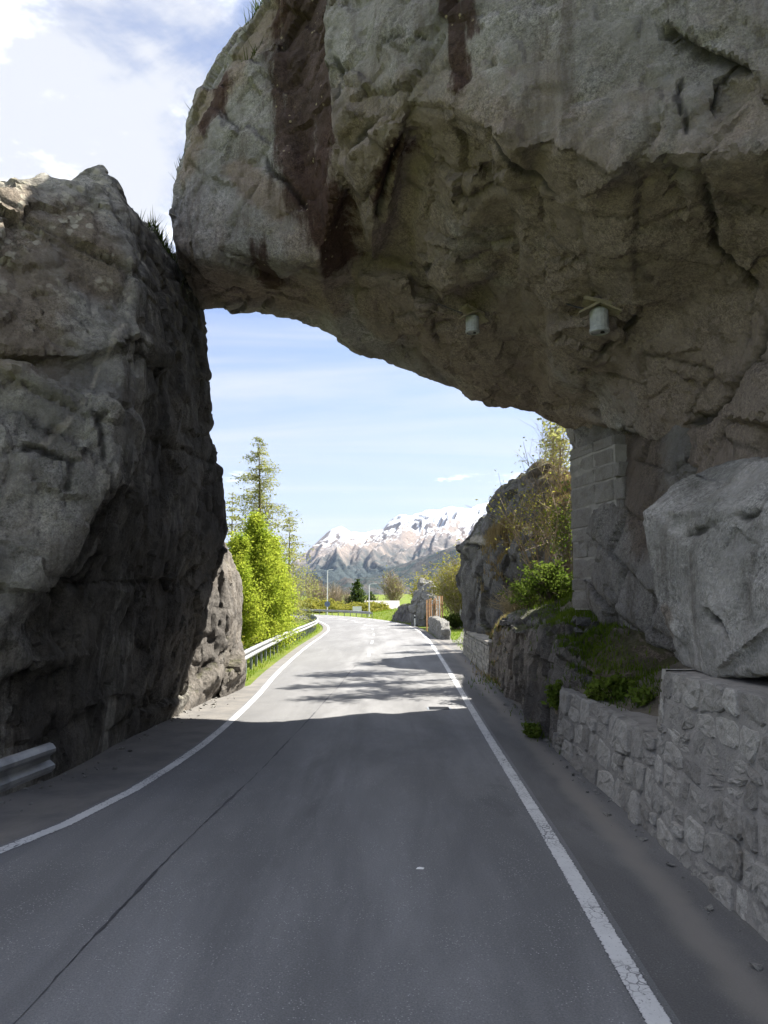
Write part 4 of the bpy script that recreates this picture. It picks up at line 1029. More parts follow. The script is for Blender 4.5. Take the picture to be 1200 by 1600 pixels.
# ------------------------------------------------------------------ vegetation helpers
def quads(centers, size, rng, up=0.3, aspect=1.8):
    """one small leaf-shaped quad per centre -> verts, faces"""
    n = len(centers); c = np.asarray(centers, float)
    a = rng.normal(size=(n, 3)); a[:, 2] *= (1 - up); a /= np.linalg.norm(a, axis=1)[:, None]
    b = rng.normal(size=(n, 3)); b -= a * (a * b).sum(1)[:, None]; b /= np.linalg.norm(b, axis=1)[:, None]
    s = (size * rng.uniform(0.6, 1.3, n))[:, None]
    v = np.stack([c - a * s * 0.5 * aspect, c + b * s * 0.5, c + a * s * 0.5 * aspect, c - b * s * 0.5], 1).reshape(-1, 3)
    f = np.arange(n * 4).reshape(-1, 4)
    return v, f
def np_mesh(name, v, f, mat, parent=None, loc=None):
    v = np.asarray(v, np.float32); f = np.asarray(f, np.int32); k = f.shape[1]
    if loc is not None: v = v - np.asarray(loc, np.float32)
    me = bpy.data.meshes.new(name); me.vertices.add(len(v)); me.vertices.foreach_set('co', v.ravel())
    me.loops.add(f.size); me.loops.foreach_set('vertex_index', f.ravel()); me.polygons.add(len(f))
    me.polygons.foreach_set('loop_start', np.arange(0, f.size, k, dtype=np.int32))
    me.materials.append(mat); me.update(calc_edges=True)
    o = bpy.data.objects.new(name, me); link(o, parent)
    return o
def blades(base, height, rng, lean=0.35, width=0.012):
    n = len(base); b = np.asarray(base, float); ang = rng.uniform(0, 2 * math.pi, n)
    d = np.stack([np.cos(ang), np.sin(ang), np.zeros(n)], 1); h = height * rng.uniform(0.5, 1.3, n)
    tip = b + np.stack([d[:, 0] * h * lean * rng.uniform(0.2, 1.5, n), d[:, 1] * h * lean * rng.uniform(0.2, 1.5, n), h], 1)
    s = np.stack([-d[:, 1], d[:, 0], np.zeros(n)], 1) * width
    v = np.stack([b - s, b + s, tip], 1).reshape(-1, 3)
    return v, np.arange(n * 3).reshape(-1, 3)
M['larch_bright'] = leaf_mat('young_larch_needles', (0.22, 0.30, 0.03), (0.40, 0.44, 0.06), 0.55)
M['larch_pale'] = leaf_mat('larch_needles', (0.22, 0.24, 0.07), (0.33, 0.33, 0.12), 0.5)
M['spruce'] = leaf_mat('spruce_needles', (0.045, 0.075, 0.02), (0.10, 0.14, 0.03), 0.25)
M['leaf_yellow'] = leaf_mat('spring_leaf', (0.19, 0.20, 0.035), (0.30, 0.28, 0.06), 0.5)
M['leaf_green'] = leaf_mat('bush_leaf', (0.08, 0.13, 0.02), (0.15, 0.20, 0.035), 0.4)
M['leaf_dark'] = leaf_mat('dark_bush_leaf', (0.035, 0.055, 0.014), (0.07, 0.09, 0.02), 0.3)
M['grass'] = leaf_mat('grass_blade', (0.07, 0.12, 0.015), (0.14, 0.19, 0.025), 0.4, 0.8)
M['grass_sun'] = leaf_mat('meadow_blade', (0.13, 0.21, 0.018), (0.22, 0.28, 0.03), 0.45, 0.3)
M['grass_dry'] = leaf_mat('dry_grass_blade', (0.20, 0.15, 0.07), (0.32, 0.25, 0.13), 0.35, 0.8)

def larch(name, base, h, rad, mat, label, group=None, seed=0, levels=46, droop=0.25, leaf=0.09, per=26, start=0.12, density=1.0, power=0.85, fine_twigs=True, cat='tree'):
    rng = np.random.default_rng(seed); b = Vector(base)
    t = empty(name, b); tag(t, label, cat, group)
    bend = rng.uniform(-.02, .02, 2) * h
    tr = lambda z: Vector((bend[0] * (z / h) ** 2, bend[1] * (z / h) ** 2, z))
    MB().tube([tr(h * k / 8) for k in range(9)], [max(0.012, 0.016 * h * (1 - k / 8.3)) for k in range(9)], 7).build('trunk', M['bark'], t, True)
    tw = MB(); pts = []
    for i in range(levels):
        f = start + (1 - start) * (i + rng.uniform(0, 1)) / levels; z = f * h
        L0 = rad * (1 - f) ** power * (1.0 if f > start + 0.06 else 0.7) + 0.04 * rad
        for k in range(int(rng.integers(3, 6))):
            a = rng.uniform(0, 2 * math.pi); L = L0 * rng.uniform(0.45, 1.25); d = Vector((math.cos(a), math.sin(a), 0))
            p0 = tr(z); up = rng.uniform(0.05, 0.25) * (1 if f > .6 else .4)
            br = [p0 + d * L * s + Vector((0, 0, L * (up * s - droop * s * s * (1.4 - f) + 0.12 * max(0, s - .75)))) for s in (0, .35, .7, 1)]
            tw.tube(br, [0.010 + 0.006 * L, 0.008 + .003 * L, 0.006, 0.003], 3, False)
            m = max(3, int(per * L * density))
            for s in rng.uniform(0.08, 1.0, m):
                j = min(2, int(s * 3)); q = br[j].lerp(br[j + 1], s * 3 - j)
                pts.append(q + Vector((rng.normal() * .07, rng.normal() * .07, rng.normal() * .04 - abs(rng.normal()) * .10 * L)) * (1 + .3 * L))
    tw.build('branches', M['bark'], t)['kind'] = 'stuff'
    v, f = quads([tuple(p) for p in pts], np.full(len(pts), leaf), rng)
    np_mesh('crown', v, f, mat, t)['kind'] = 'stuff'
    return t
def cone_tree(name, base, h, rad, mat, label, group=None, seed=0, n=26000, leaf=0.075):
    """young larch: narrow column of soft upswept sprays"""
    rng = np.random.default_rng(seed); b = Vector(base); t = empty(name, b); tag(t, label, 'tree', group)
    MB().tube([(0, 0, h * k / 6) for k in range(7)], [max(.01, 0.05 * (1 - k / 6.2)) for k in range(7)], 6).build('trunk', M['bark'], t, True)
    tw = MB(); ns = int(260 * h / 5); pts = []
    for i in range(ns):
        f = rng.uniform(0.02, 0.97); a = rng.uniform(0, 2 * math.pi)
        R = rad * (min(1.0, (1 - f) * 1.45) ** 0.85) * (0.75 + 0.35 * math.sin(a * 2 + seed + f * 5)) * rng.choice((.55, .75, .95, 1.15, 1.35)) + 0.05
        d = Vector((math.cos(a), math.sin(a), 0)); p0 = Vector((0, 0, f * h)); p1 = p0 + d * R * .6 + Vector((0, 0, R * .15)); p2 = p0 + d * R + Vector((0, 0, R * rng.uniform(.25, .75)))
        tw.tube([p0, p1, p2], [.012, .007, .003], 3, False)
        m = int(n / ns)
        for s in rng.uniform(0.15, 1.05, m):
            q = p0.lerp(p1, s / .5) if s < .5 else p1.lerp(p2, (s - .5) / .5)
            pts.append(tuple(q + Vector(rng.normal(size=3)) * (0.06 + 0.12 * s)))
    tw.build('branches', M['bark'], t)['kind'] = 'stuff'
    v, f = quads(pts, np.full(len(pts), leaf), rng); np_mesh('crown', v, f, mat, t)['kind'] = 'stuff'
    return t
def shrub(name, base, h, rad, label, seed=0, stems=40, leaf_n=3000, leaf=0.05, mat=None, twig=None, cat='bush', group=None, forks=3, spread=1.0, r0=0.012, lean=(0, 0), droop=0.0):
    rng = np.random.default_rng(seed); b = Vector(base); t = empty(name, b); tag(t, label, cat, group)
    tw = MB(); pts = []
    for i in range(stems):
        a = rng.uniform(0, 2 * math.pi); e = rng.uniform(0, 1) ** .6 * rad * spread; H = h * rng.uniform(0.55, 1.05) * (1 - .35 * (e / rad) ** 2)
        p0 = Vector((rng.normal() * rad * .12, rng.normal() * rad * .12, -.08)); tip = Vector((math.cos(a) * e + lean[0], math.sin(a) * e + lean[1], H - droop * e))
        mid_ = p0.lerp(tip, .5) + Vector((rng.normal() * .06 * h, rng.normal() * .06 * h, .10 * h))
        tw.tube([p0, mid_, tip], [r0, r0 * .65, r0 * .25], 3, False)
        for k in range(forks):
            s = rng.uniform(.25, .9); q = p0.lerp(mid_, s * 2) if s < .5 else mid_.lerp(tip, s * 2 - 1)
            L = h * rng.uniform(.12, .32); dd = Vector(rng.normal(size=3)); dd.z = abs(dd.z) + .3 - droop * 2; dd.normalize(); e2 = q + dd * L
            tw.tube([q, e2], [r0 * .5, r0 * .2], 3, False)
            for s2 in rng.uniform(.1, 1.1, max(0, int(leaf_n / (stems * forks)))): pts.append(tuple(q.lerp(e2, s2) + Vector(rng.normal(size=3)) * .05 * h ** .5))
    tw.build('stems', twig or M['twig'], t)['kind'] = 'stuff'
    if pts:
        v, f = quads(pts, np.full(len(pts), leaf), rng); np_mesh('foliage', v, f, mat or M['leaf_green'], t)['kind'] = 'stuff'
    return t
# ------------------------------------------------------------------ plants and grass on the right bank
def bank_z(x, y):
    h = bank_bvh.ray_cast(Vector((x, y, 30)), Vector((0, 0, -1)))
    return h[0].z if h[0] is not None else 0.0
solids = [bvh_of(o.data) for o in (cf, ls, bb, ub, arch, left)]
def drop(x, y, top=6.0):                       # highest surface below `top`
    best = bank_z(x, y)
    for s_ in solids[:4]:
        h = s_.ray_cast(Vector((x, y, top)), Vector((0, 0, -1)))
        if h[0] is not None and h[1].z > 0.25: best = max(best, h[0].z)
    return best
rng = np.random.default_rng(77)
def patch(name, spots, n, height, mat, label, width=0.012, top=6.0, lean=.45):
    b = []
    for k in range(n):
        cx, cy, rx, ry = spots[rng.integers(len(spots))]
        x, y = cx + rng.normal() * rx, cy + rng.normal() * ry
        b.append((x, y, drop(x, y, top) - .01))
    v, f = blades(np.array(b), height, rng, lean, width)
    o = np_mesh(name, v, f, mat); tag(o, label, 'grass', kind='stuff')
    return o
patch('bank_grass', [(3.9, 15.9, .45, .6), (3.6, 14.2, .3, .6), (3.4, 13.0, .3, .4), (4.3, 17, .5, .8), (3.2, 12.4, .2, .4), (4.0, 13.6, .4, .5), (3.35, 10.9, .22, .5)], 7000, 0.11, M['grass'], 'green grass on the ledge and bank above the cliff', .010)
patch('slope_grass', [(3.8, 23.5, .35, 1.1), (3.9, 26, .3, 1.3), (3.7, 22, .3, .8)], 6000, 0.16, M['grass_dry'], 'dry tan grass on the slope behind the coursed wall', .012)
patch('slope_green', [(3.7, 24.5, .25, 1.6), (4.4, 20.5, .7, 1.2), (4.6, 18.5, .6, .9), (4.0, 22, .5, .8)], 5000, 0.14, M['grass'], 'green grass on the slope below the mossy boulder', .012)
def weed(px, py, d, h, label, seed, mat=None, n=500, r=.2):
    p_ = P(px, py, d); z_ = drop(p_.x, p_.y, p_.z + 1.0)
    return shrub('weed_plant', (p_.x, p_.y, z_), h, r, label, seed, 16, n, 0.055, mat or M['leaf_green'], M['twig'], 'plant', 'weeds on the bank', 3, 1.0, .005)
weed(960, 1060, 10.6, .38, 'leafy green weed in front of the round boulder', 1, n=700)
weed(935, 1068, 10.9, .32, 'low green weed at the end of the low wall ledge', 2)
weed(870, 1075, 12.6, .42, 'green weed on the cliff top where the grass strip starts', 3, n=800)
weed(1000, 1060, 9.9, .25, 'small weed on bare soil below the pier', 4, n=300)
weed(830, 1085, 13.2, .28, 'tuft of green leaves hanging on the dark cliff edge', 5)
# bushes and sapling in front of the mossy boulder
def at_bank(px, d):
    u = (px - 600) / 1200.0; x = u * d * 1.0; return (x, d, drop(x, d, 4.5))
shrub('dry_bush', at_bank(806, 21.0), 1.15, .85, 'tan leafless bush on the slope left of the green shrub', 3, 150, 600, .05, M['grass_dry'], M['pale_twig'], forks=5, r0=.008, droop=.35)
shrub('green_shrub', at_bank(860, 18.6), 1.2, .8, 'bushy green shrub on the ledge beside the pier', 8, 70, 3200, .055, M['leaf_green'], M['bark'], forks=5, r0=.012, droop=.25)
shrub('green_shrub', at_bank(832, 20.0), 1.2, .9, 'smaller green shrub between the dry bush and the bushy shrub', 9, 60, 2200, .05, M['leaf_green'], M['bark'], forks=5, r0=.010, droop=.25)
shrub('thin_bush', at_bank(888, 21.5), 3.0, .45, 'tall thin green bush climbing beside the pier', 10, 20, 1300, .05, M['leaf_green'], M['bark'], forks=6, r0=.014)
s1 = shrub('birch_sapling', at_bank(848, 21.5), 4.6, .8, 'thin young birch with sparse yellow-green leaves before the mossy boulder', 11, 9, 900, .045, M['leaf_yellow'], M['twig'], 'tree', forks=9, r0=.020, lean=(-.35, 0))
shrub('birch_sapling', (5.9, 24.6, drop(5.9, 24.6)), 4.6, .9, 'slim leafless sapling leaning left over the mossy boulder top', 12, 7, 160, .045, M['leaf_yellow'], M['twig'], 'tree', forks=9, r0=.016, lean=(-.7, 0))
patch('boulder_moss', [(6.4, 27.3, .8, .7), (7.2, 28.2, .8, .9), (5.9, 26.4, .5, .5)], 5000, .16, M['grass_dry'], 'dry grass cushion on top of the mossy boulder', .014, 9.0)
patch('shelf_grass', [(4.1, 28.4, .25, .4), (4.4, 27.8, .25, .4)], 2500, .25, M['grass_dry'], 'tan grass tuft on the shelf of the mossy boulder', .014, 5.3)
# trees on the bank behind the pier: thin tops show past the arch, and their crowns dapple the road
for k, (x, y, h, r_) in enumerate([(6.6, 25.0, 13.0, 2.3), (7.4, 28.4, 13.5, 2.6), (8.6, 32.6, 13.0, 2.6), (8.8, 37.5, 12.0, 2.6), (9.6, 43.5, 12.0, 2.6), (7.9, 23.2, 14.0, 2.4)]):
    lab = ('larch behind the pier, its trunk just hidden by the stone blocks', 'larch growing behind the top of the mossy boulder', 'larch beyond the mossy boulder by the path',
           'larch at the path past the mossy boulder', 'farthest larch of the row along the grassy path', 'larch on the bank close behind the arch')[k]
    larch('bank_larch', (x, y, max(0.0, drop(x, y, 7.5)) if y < 34 else gz_at(x, y)), h - (drop(x, y, 7.5) if y < 34 else 0), r_, M['larch_pale'], lab, 'larches on the right bank', 140 + k, levels=26, per=26, leaf=.09, power=.55, start=.52)
for k, (x, y, h) in enumerate([(6.9, 30.5, 3.4), (6.2, 27.2, 2.6)]):
    shrub('bare_sapling', (x, y, drop(x, y, 9.0)), h, 1.1, ('leafless twiggy sapling on the highest point of the mossy boulder', 'short bare sapling on the front crest of the mossy boulder')[k], 45 + k, 16, 200, .05, M['leaf_yellow'], M['twig'], 'tree', forks=9, r0=.012)
# tufts on the arch and boulder crowns
def tuft_on(bvh, px, py, d, n, h, label, r=.15, mat=None):
    p_ = P(px, py, d); b = []
    for k in range(n):
        x, y = p_.x + rng.normal() * r, p_.y + rng.normal() * r
        q = bvh.ray_cast(Vector((x, y, p_.z + 3)), Vector((0, 0, -1)))
        if q[0] is not None: b.append((q[0].x, q[0].y, q[0].z - .02))
    if b:
        v, f = blades(np.array(b), h, rng, .7, .012); o = np_mesh('grass_tuft', v, f, mat or M['leaf_dark']); tag(o, label, 'grass', kind='stuff')
tuft_on(solids[5], 248, 385, 14.6, 260, .28, 'dark tuft growing in the gap between boulder and arch', .2)
tuft_on(solids[4], 272, 300, 14.3, 160, .22, 'small dark tuft on the left tip of the arch', .10)
tuft_on(solids[4], 405, 5, 13.2, 160, .25, 'small tuft on the upper left edge of the arch', .15)
# ------------------------------------------------------------------ guardrails
WP = [(0.0, .755), (.035, .745), (.075, .70), (.075, .665), (.012, .615), (.012, .575), (.075, .525), (.075, .49), (.035, .445), (0.0, .435)]
def guardrail(name, pts, side, label, post_step=1.35, kind_posts='post_steel'):
    """W-profile beam along pts; side = +1 when the traffic is on the right of the run"""
    o = Vector(pts[0]); t = empty(name, o); tag(t, label, 'guardrail', 'guardrails along the road')
    n = len(WP); vs, fs = [], []
    for i, p in enumerate(pts):
        d = (pts[min(i + 1, len(pts) - 1)] - pts[max(i - 1, 0)]); d.z = 0; d.normalize(); nr = Vector((d.y, -d.x, 0)) * side
        for off in (0.0, -0.006):
            for a, z in WP: vs.append(p - o + nr * (a + off) + Vector((0, 0, z)))
    w_ = 2 * n
    for i in range(len(pts) - 1):
        for j in range(n - 1):
            fs.append((i * w_ + j, i * w_ + j + 1, (i + 1) * w_ + j + 1, (i + 1) * w_ + j))
            fs.append((i * w_ + n + j, (i + 1) * w_ + n + j, (i + 1) * w_ + n + j + 1, i * w_ + n + j + 1))
        for j in (0, n - 1): fs.append((i * w_ + j, (i + 1) * w_ + j, (i + 1) * w_ + n + j, i * w_ + n + j))
    for i in (0, len(pts) - 1):
        for j in range(n - 1): fs.append((i * w_ + j, i * w_ + n + j, i * w_ + n + j + 1, i * w_ + j + 1))
    mesh_from('beam', vs, fs, M['steel'], t, smooth=False)
    run = resample(pts, post_step); pm = None
    for i, p in enumerate(run):
        a = run[min(i + 1, len(run) - 1)] - run[max(i - 1, 0)]; ang = math.atan2(a.y, a.x)
        nr = Vector((math.sin(ang), -math.cos(ang), 0)) * side
        if pm is None:
            mb = MB(); mb.box((0, 0, .27), (.10, .012, .92)); mb.box((-.045, .035, .27), (.012, .07, .92)); mb.box((.045, .035, .27), (.012, .07, .92)); mb.box((0, -.03 * side, .60), (.07, .05, .12))
            q = mb.build('post', M[kind_posts], t); pm = q.data
        else: q = bpy.data.objects.new('post', pm); link(q, t)
        q.location = p - o - nr * 0.075; q.rotation_euler = (0, 0, ang)
    return t
gl = [p for p in resample(catmull(offset(cl, -0.92), 3), 0.7) if 21.5 < p.y < 118]
guardrail('guardrail', gl, 1, 'long curving steel guardrail beyond the left boulder along the grass')
e1, e0 = G(78, 1160, .755), G(0, 1186, .755); dv = (e0 - e1).normalized()
near = [Vector(((e1 + dv * k).x, (e1 + dv * k).y, 0.0)) for k in np.arange(0, 9, .6)][::-1]
guardrail('guardrail', near, 1, 'short steel guardrail end in the shade before the dark left boulder', 2.2)
go = [p for p in resample(catmull(offset(cr, 1.0), 3), 0.8) if 94 < p.y < 149]
guardrail('guardrail', go, -1, 'distant guardrail on the outside of the far bend by the lamps', 2.6, 'steel')

# ------------------------------------------------------------------ trees on the left
for k, (px, d, top, rad, n) in enumerate([(398, 31.5, 806, 1.15, 42000), (424, 34.5, 838, .85, 30000), (372, 30.0, 838, 1.0, 22000), (437, 38.0, 880, .7, 18000)]):
    u = (px - 600) / 1200; x = u * d; top_z = P(px, top, d).z; z0 = gz_at(x, d)
    lab = ('tallest of the bright yellow-green young larches behind the guardrail', 'bright young larch right of the tallest one, under the tall larch',
           'bright young larch half hidden by the left boulder', 'smallest bright larch at the right end of the clump by the meadow')[k]
    cone_tree('young_larch', (x, d, z0), top_z - z0, rad, M['larch_bright'], lab, 'bright young larches', 5 + k, n, .06)
def tall(px, top, d, rad, seed, label, **kw):
    x = (px - 600) / 1200 * d; z0 = gz_at(x, d)
    return larch('larch_tree', (x, d, z0), P(px, top, d).z - z0, rad, kw.pop('mat', M['larch_pale']), label, None, seed, **kw)
tall(407, 684, 43, 3.6, 3, 'tall thin larch rising above the bright young trees', levels=50, per=58, leaf=.065, power=.72, start=.2)
tall(452, 800, 54, 3.0, 6, 'shorter spreading larch right of the tall one, over the meadow', levels=30, per=34, leaf=.075, power=.7)
tall(362, 770, 47, 2.6, 8, 'larch mostly hidden behind the edge of the left boulder', levels=32, per=30, leaf=.075)
for k, (x, y, h, r, n) in enumerate([(-5.6, 27, 1.3, .8, 1600), (-6.2, 33, 1.5, 1.0, 2000), (-6.6, 38, 1.2, 1.0, 1800), (-5.4, 24.5, 1.0, .6, 1100)]):
    lab = ('low yellow-green brush at the foot of the tallest young larch', 'brush between the guardrail posts and the middle larches', 'low brush at the meadow end of the larches', 'small brush by the fallen block at the guardrail start')[k]
    shrub('brush', (x, y, gz_at(x, y)), h, r, lab, 60 + k, 40, n, .07, M['larch_bright'] if k % 2 else M['leaf_yellow'], M['twig'], group='brush behind the guardrail', forks=4, r0=.007)
# meadow grass beside the road
rng = np.random.default_rng(5)
def field(name, n, xa, xb, ya, yb, h, mat, label, wd=.012, test=None):
    xs = rng.uniform(xa, xb, n); yy_ = ya + (yb - ya) * rng.uniform(0, 1, n) ** 1.4
    base = [(x, y, gz_at(x, y) - .01) for x, y in zip(xs, yy_) if test is None or test(x, y)]
    v, f = blades(np.array(base), h, rng, .5, wd); o = np_mesh(name, v, f, mat); tag(o, label, 'grass', kind='stuff')
lpx = np.array([p.x for p in cl]); lpy = np.array([p.y for p in cl]); rpx = np.array([p.x for p in cr]); rpy = np.array([p.y for p in cr])
lx_ = lambda y: np.interp(y, lpy, lpx); rx_ = lambda y: np.interp(y, rpy, rpx)
field('verge_grass', 16000, -12, -3.5, 21, 75, .20, M['grass_sun'], 'sunlit meadow grass behind the left guardrail', .016, lambda x, y: x < lx_(y) - .7)
field('knoll_grass', 9000, -3, 12, 72, 112, .22, M['grass_sun'], 'sunlit grass on the knoll inside the bend', .03, lambda x, y: x > rx_(y) + .8)
field('path_grass', 6000, 3, 9, 34, 62, .14, M['grass_sun'], 'short grass beside the dirt path past the boulder', .02, lambda x, y: x > rx_(y) + 1.2)

# ------------------------------------------------------------------ things beyond the boulder on the right
pth = [Vector((3.2, 37, 0)), Vector((4.2, 42, 0)), Vector((5.2, 48, 0)), Vector((6.2, 56, 0)), Vector((8, 66, 0))]
pc = catmull(pth, 6); strip('path', offset(pc, -.55), offset(pc, .55), M['verge'], -0.035, 2)
strip('road_apron', [Vector((2.9, 34, 0)), Vector((3.05, 40, 0)), Vector((3.2, 46, 0))], [Vector((4.1, 34, 0)), Vector((4.2, 40, 0)), Vector((3.9, 46, 0))], M['verge'], -0.02, 2)
lw = rock('roadside_stone_wall', [loft([[Vector((3.25 + a, y, z)) for a, z in ((0, -.2), (.03, h), (.55, h + .02), (.6, -.2))] for y, h in ((44.6, .55), (45.4, .95), (49, 1.05), (53, 1.05), (56.5, 1.0))])], .06, M['grey_rock'], 88, [(.5, .06), (.25, .03)], (.03, 2, 4))
tag(lw, 'short low rough stone wall at the roadside before the plank fence', 'wall')
M['plank'] = simple('weathered_plank', (0.20, 0.10, 0.05), (0.32, 0.19, 0.10), 4, .85, .4, .01)
fe = empty('plank_fence', (3.5, 57, 0)); tag(fe, 'brown upright plank fence beside the far rock', 'fence')
q0 = random.Random(3); pmesh = None
for k in range(8):
    if pmesh is None:
        o = MB().box((0, 0, 1.15), (.15, .03, 2.3)).build('plank', M['plank'], fe); pmesh = o.data
    else: o = bpy.data.objects.new('plank', pmesh); link(o, fe)
    o.location = (-.35 + k * .185, k * .25, q0.uniform(-.10, .10) + .03 * k); o.rotation_euler = (0, q0.uniform(-.03, .03), .9)
for z in (.7, 1.8): MB().tube([(-.4, .05, z), (1.0, 1.85, z + .15)], .04, 4).build('rail', M['plank'], fe)
M['galv'] = simple('white_tube', (.62, .63, .64), (.72, .72, .72), 5, .5, .05, .002)
fm = empty('tube_frame', (4.15, 58, 0)); tag(fm, 'white tubular frame standing beside the plank fence', 'frame')
MB().tube([(0, 0, -.1), (0, 0, 2.5)], .045, 8).build('upright', M['galv'], fm); MB().tube([(-.55, 0, -.1), (-.55, 0, 2.2)], .03, 8).build('upright', M['galv'], fm)
for z in (1.55, 2.2): MB().tube([(-.55, 0, z), (0, 0, z)], .025, 6).build('crossbar', M['galv'], fm)
mp_ = empty('marker_pole', (6.1, 62, 0)); tag(mp_, 'thin pale pole with small plate by the path', 'pole')
MB().tube([(0, 0, -.1), (0, 0, 1.6)], .035, 8).build('pole', M['galv'], mp_); MB().box((.18, 0, 1.35), (.3, .02, .22)).build('plate', M['galv'], mp_)
dl = empty('delineator_post', (2.62, 66, 0)); tag(dl, 'white roadside marker post with a black band at the bend', 'marker post')
MB().add([Vector(v) for v in ((-.06, -.05, -.1), (.06, -.05, -.1), (.06, .05, -.1), (-.06, .05, -.1), (-.05, -.04, .66), (.05, -.04, .66), (.05, .04, .66), (-.05, .04, .66))], [(0, 1, 5, 4), (1, 2, 6, 5), (2, 3, 7, 6), (3, 0, 4, 7)]).build('shaft', M['white'], dl)
MB().box((0, 0, .75), (.10, .08, .18)).build('black_band', M['black'], dl); MB().add([Vector(v) for v in ((-.05, -.04, .84), (.05, -.04, .84), (.05, .04, .84), (-.05, .04, .84), (-.05, -.03, .98), (.05, -.03, .93), (.05, .03, .93), (-.05, .03, .98))], [(0, 1, 5, 4), (1, 2, 6, 5), (2, 3, 7, 6), (3, 0, 4, 7), (4, 5, 6, 7)]).build('cap', M['white'], dl)
far_rock = rock('pointed_rock', [hull([P(643, 978, 68), P(681, 978, 66), P(680, 940, 66), P(676, 912, 68), P(657, 903, 70), P(648, 925, 68.5), P(641, 950, 68), Vector((5, 73, 0)), Vector((5, 73, 3)), Vector((3.2, 74, 0))])], .09, M['grey_rock'], 91, [(1.2, .18), (.5, .07)], (.08, 1, 4))
tag(far_rock, 'pointed grey rock standing behind the marker post at the bend', 'rock')
cut = rock('cutting_rock', [hull([P(612, 972, 84), P(645, 978, 72), P(645, 945, 73), P(625, 948, 80), P(614, 962, 84), Vector((5, 84, 0)), Vector((5.2, 80, 2.2)), Vector((3, 88, .5))])], .09, M['dark_rock'], 93, [(1.0, .15), (.4, .06)], (.08, 1, 4))
tag(cut, 'low dark rock cutting at the foot of the grassy knoll', 'rock')
shrub('willow_bush', (6.3, 63, 0), 6.2, 2.7, 'large pale yellow bush behind the plank fence', 21, 260, 9000, .11, M['leaf_yellow'], M['pale_twig'], forks=7, r0=.02)
shrub('willow_bush', (9.0, 60, 0), 7.4, 2.6, 'taller yellow-green bush against the mossy boulder edge', 22, 220, 11000, .11, M['leaf_yellow'], M['pale_twig'], forks=7, r0=.02)
shrub('willow_bush', (4.2, 78, .5), 4.6, 1.7, 'small yellow-green bush above the pointed rock', 23, 120, 4000, .11, M['leaf_yellow'], M['pale_twig'], forks=6, r0=.02)
shrub('hedge', (5.6, 60.5, 0), 1.1, 1.3, 'low dark green hedge behind the tube frame', 24, 90, 5000, .10, M['leaf_dark'], M['bark'], forks=5, r0=.01)
shrub('moss_bush', (4.3, 69.5, 2.6), 1.2, .9, 'green bush hanging on the side of the pointed rock', 25, 70, 3500, .09, M['leaf_green'], M['bark'], forks=5, r0=.01, droop=.3)

# ------------------------------------------------------------------ lamps, sign and board at the far bend
def street_lamp(px, d, h, arm, label, sign=False):
    x = (px - 600) / 1200 * d; t = empty('street_lamp', (x, d, gz_at(x, d))); tag(t, label, 'street lamp', 'street lamps at the far bend')
    MB().tube([(0, 0, -.2), (0, 0, h)], [.09, .055], 8).build('pole', M['galv'], t)
    MB().tube([(0, 0, h - .03), (arm * .5, 0, h + .10), (arm, 0, h + .12)], .035, 6).build('arm', M['galv'], t)
    MB().box((arm * 1.25, 0, h + .11), (abs(arm) * .9, .22, .10)).build('lamp_head', M['galv'], t)
    return x
xs_ = street_lamp(512, 115, 6.6, .5, 'tall slim street lamp behind the bend with a round sign')
street_lamp(577, 98, 4.1, .55, 'shorter street lamp beside the white board')
M['sign_back'] = simple('sign_back_blue', (.10, .14, .22), (.14, .18, .27), 3, .6, .1, .003)
sg = empty('round_sign', (xs_ + .02, 114.85, 0)); tag(sg, 'round blue-grey road sign seen from behind at the tall lamp', 'road sign')
k = 20; MB().add([Vector((.42 * math.cos(2 * math.pi * j / k), yy_, 1.55 + .42 * math.sin(2 * math.pi * j / k))) for yy_ in (0, -.03) for j in range(k)], [tuple(range(k)), tuple(range(2 * k - 1, k - 1, -1))] + [(j, j + k, (j + 1) % k + k, (j + 1) % k) for j in range(k)]).build('disc', M['sign_back'], sg)
MB().box((0, .03, 1.35), (.05, .05, 1.0)).build('bracket', M['galv'], sg)
bd = empty('white_board', (-3.75, 108, gz_at(-3.75, 108))); tag(bd, 'plain white rectangular board beside the shorter street lamp', 'board')
MB().box((0, 0, .78), (1.25, .05, .75)).build('panel', M['white'], bd)
for s in (-.45, .45): MB().tube([(s, .05, -.2), (s, .05, .9)], .03, 6).build('leg', M['galv'], bd)

# ------------------------------------------------------------------ house below the road, far trees
hs = empty('barn', (-1.0, 150, -3.2)); tag(hs, 'low building with a grey roof below the bend', 'building')
M['barn_wall'] = simple('barn_wall', (.16, .12, .09), (.24, .19, .14), 1.5, .9, .2, .02); M['barn_roof'] = simple('barn_roof', (.24, .23, .22), (.33, .32, .30), 2, .8, .3, .02)
MB().box((0, 0, 1.5), (7, 8, 3.4)).build('wall', M['barn_wall'], hs)
MB().add([Vector(v) for v in ((-4, -4.6, 2.9), (4, -4.6, 2.9), (4, 0, 5.0), (-4, 0, 5.0), (4, 4.6, 2.9), (-4, 4.6, 2.9), (-4, -4.6, 3.1), (4, -4.6, 3.1), (4, 0, 5.2), (-4, 0, 5.2), (4, 4.6, 3.1), (-4, 4.6, 3.1))],
         [(6, 7, 8, 9), (9, 8, 10, 11), (0, 3, 2, 1), (3, 5, 4, 2), (0, 1, 7, 6), (5, 11, 10, 4), (0, 6, 9, 3), (3, 9, 11, 5), (1, 2, 8, 7), (2, 4, 10, 8)]).build('roof', M['barn_roof'], hs)
larch('spruce_tree', (-5.2, 148, -1), P(566, 905, 148).z + 1, 3.6, M['spruce'], 'dark green conifer behind the white board', None, 31, levels=40, per=12, leaf=.30, power=.8, start=.05)
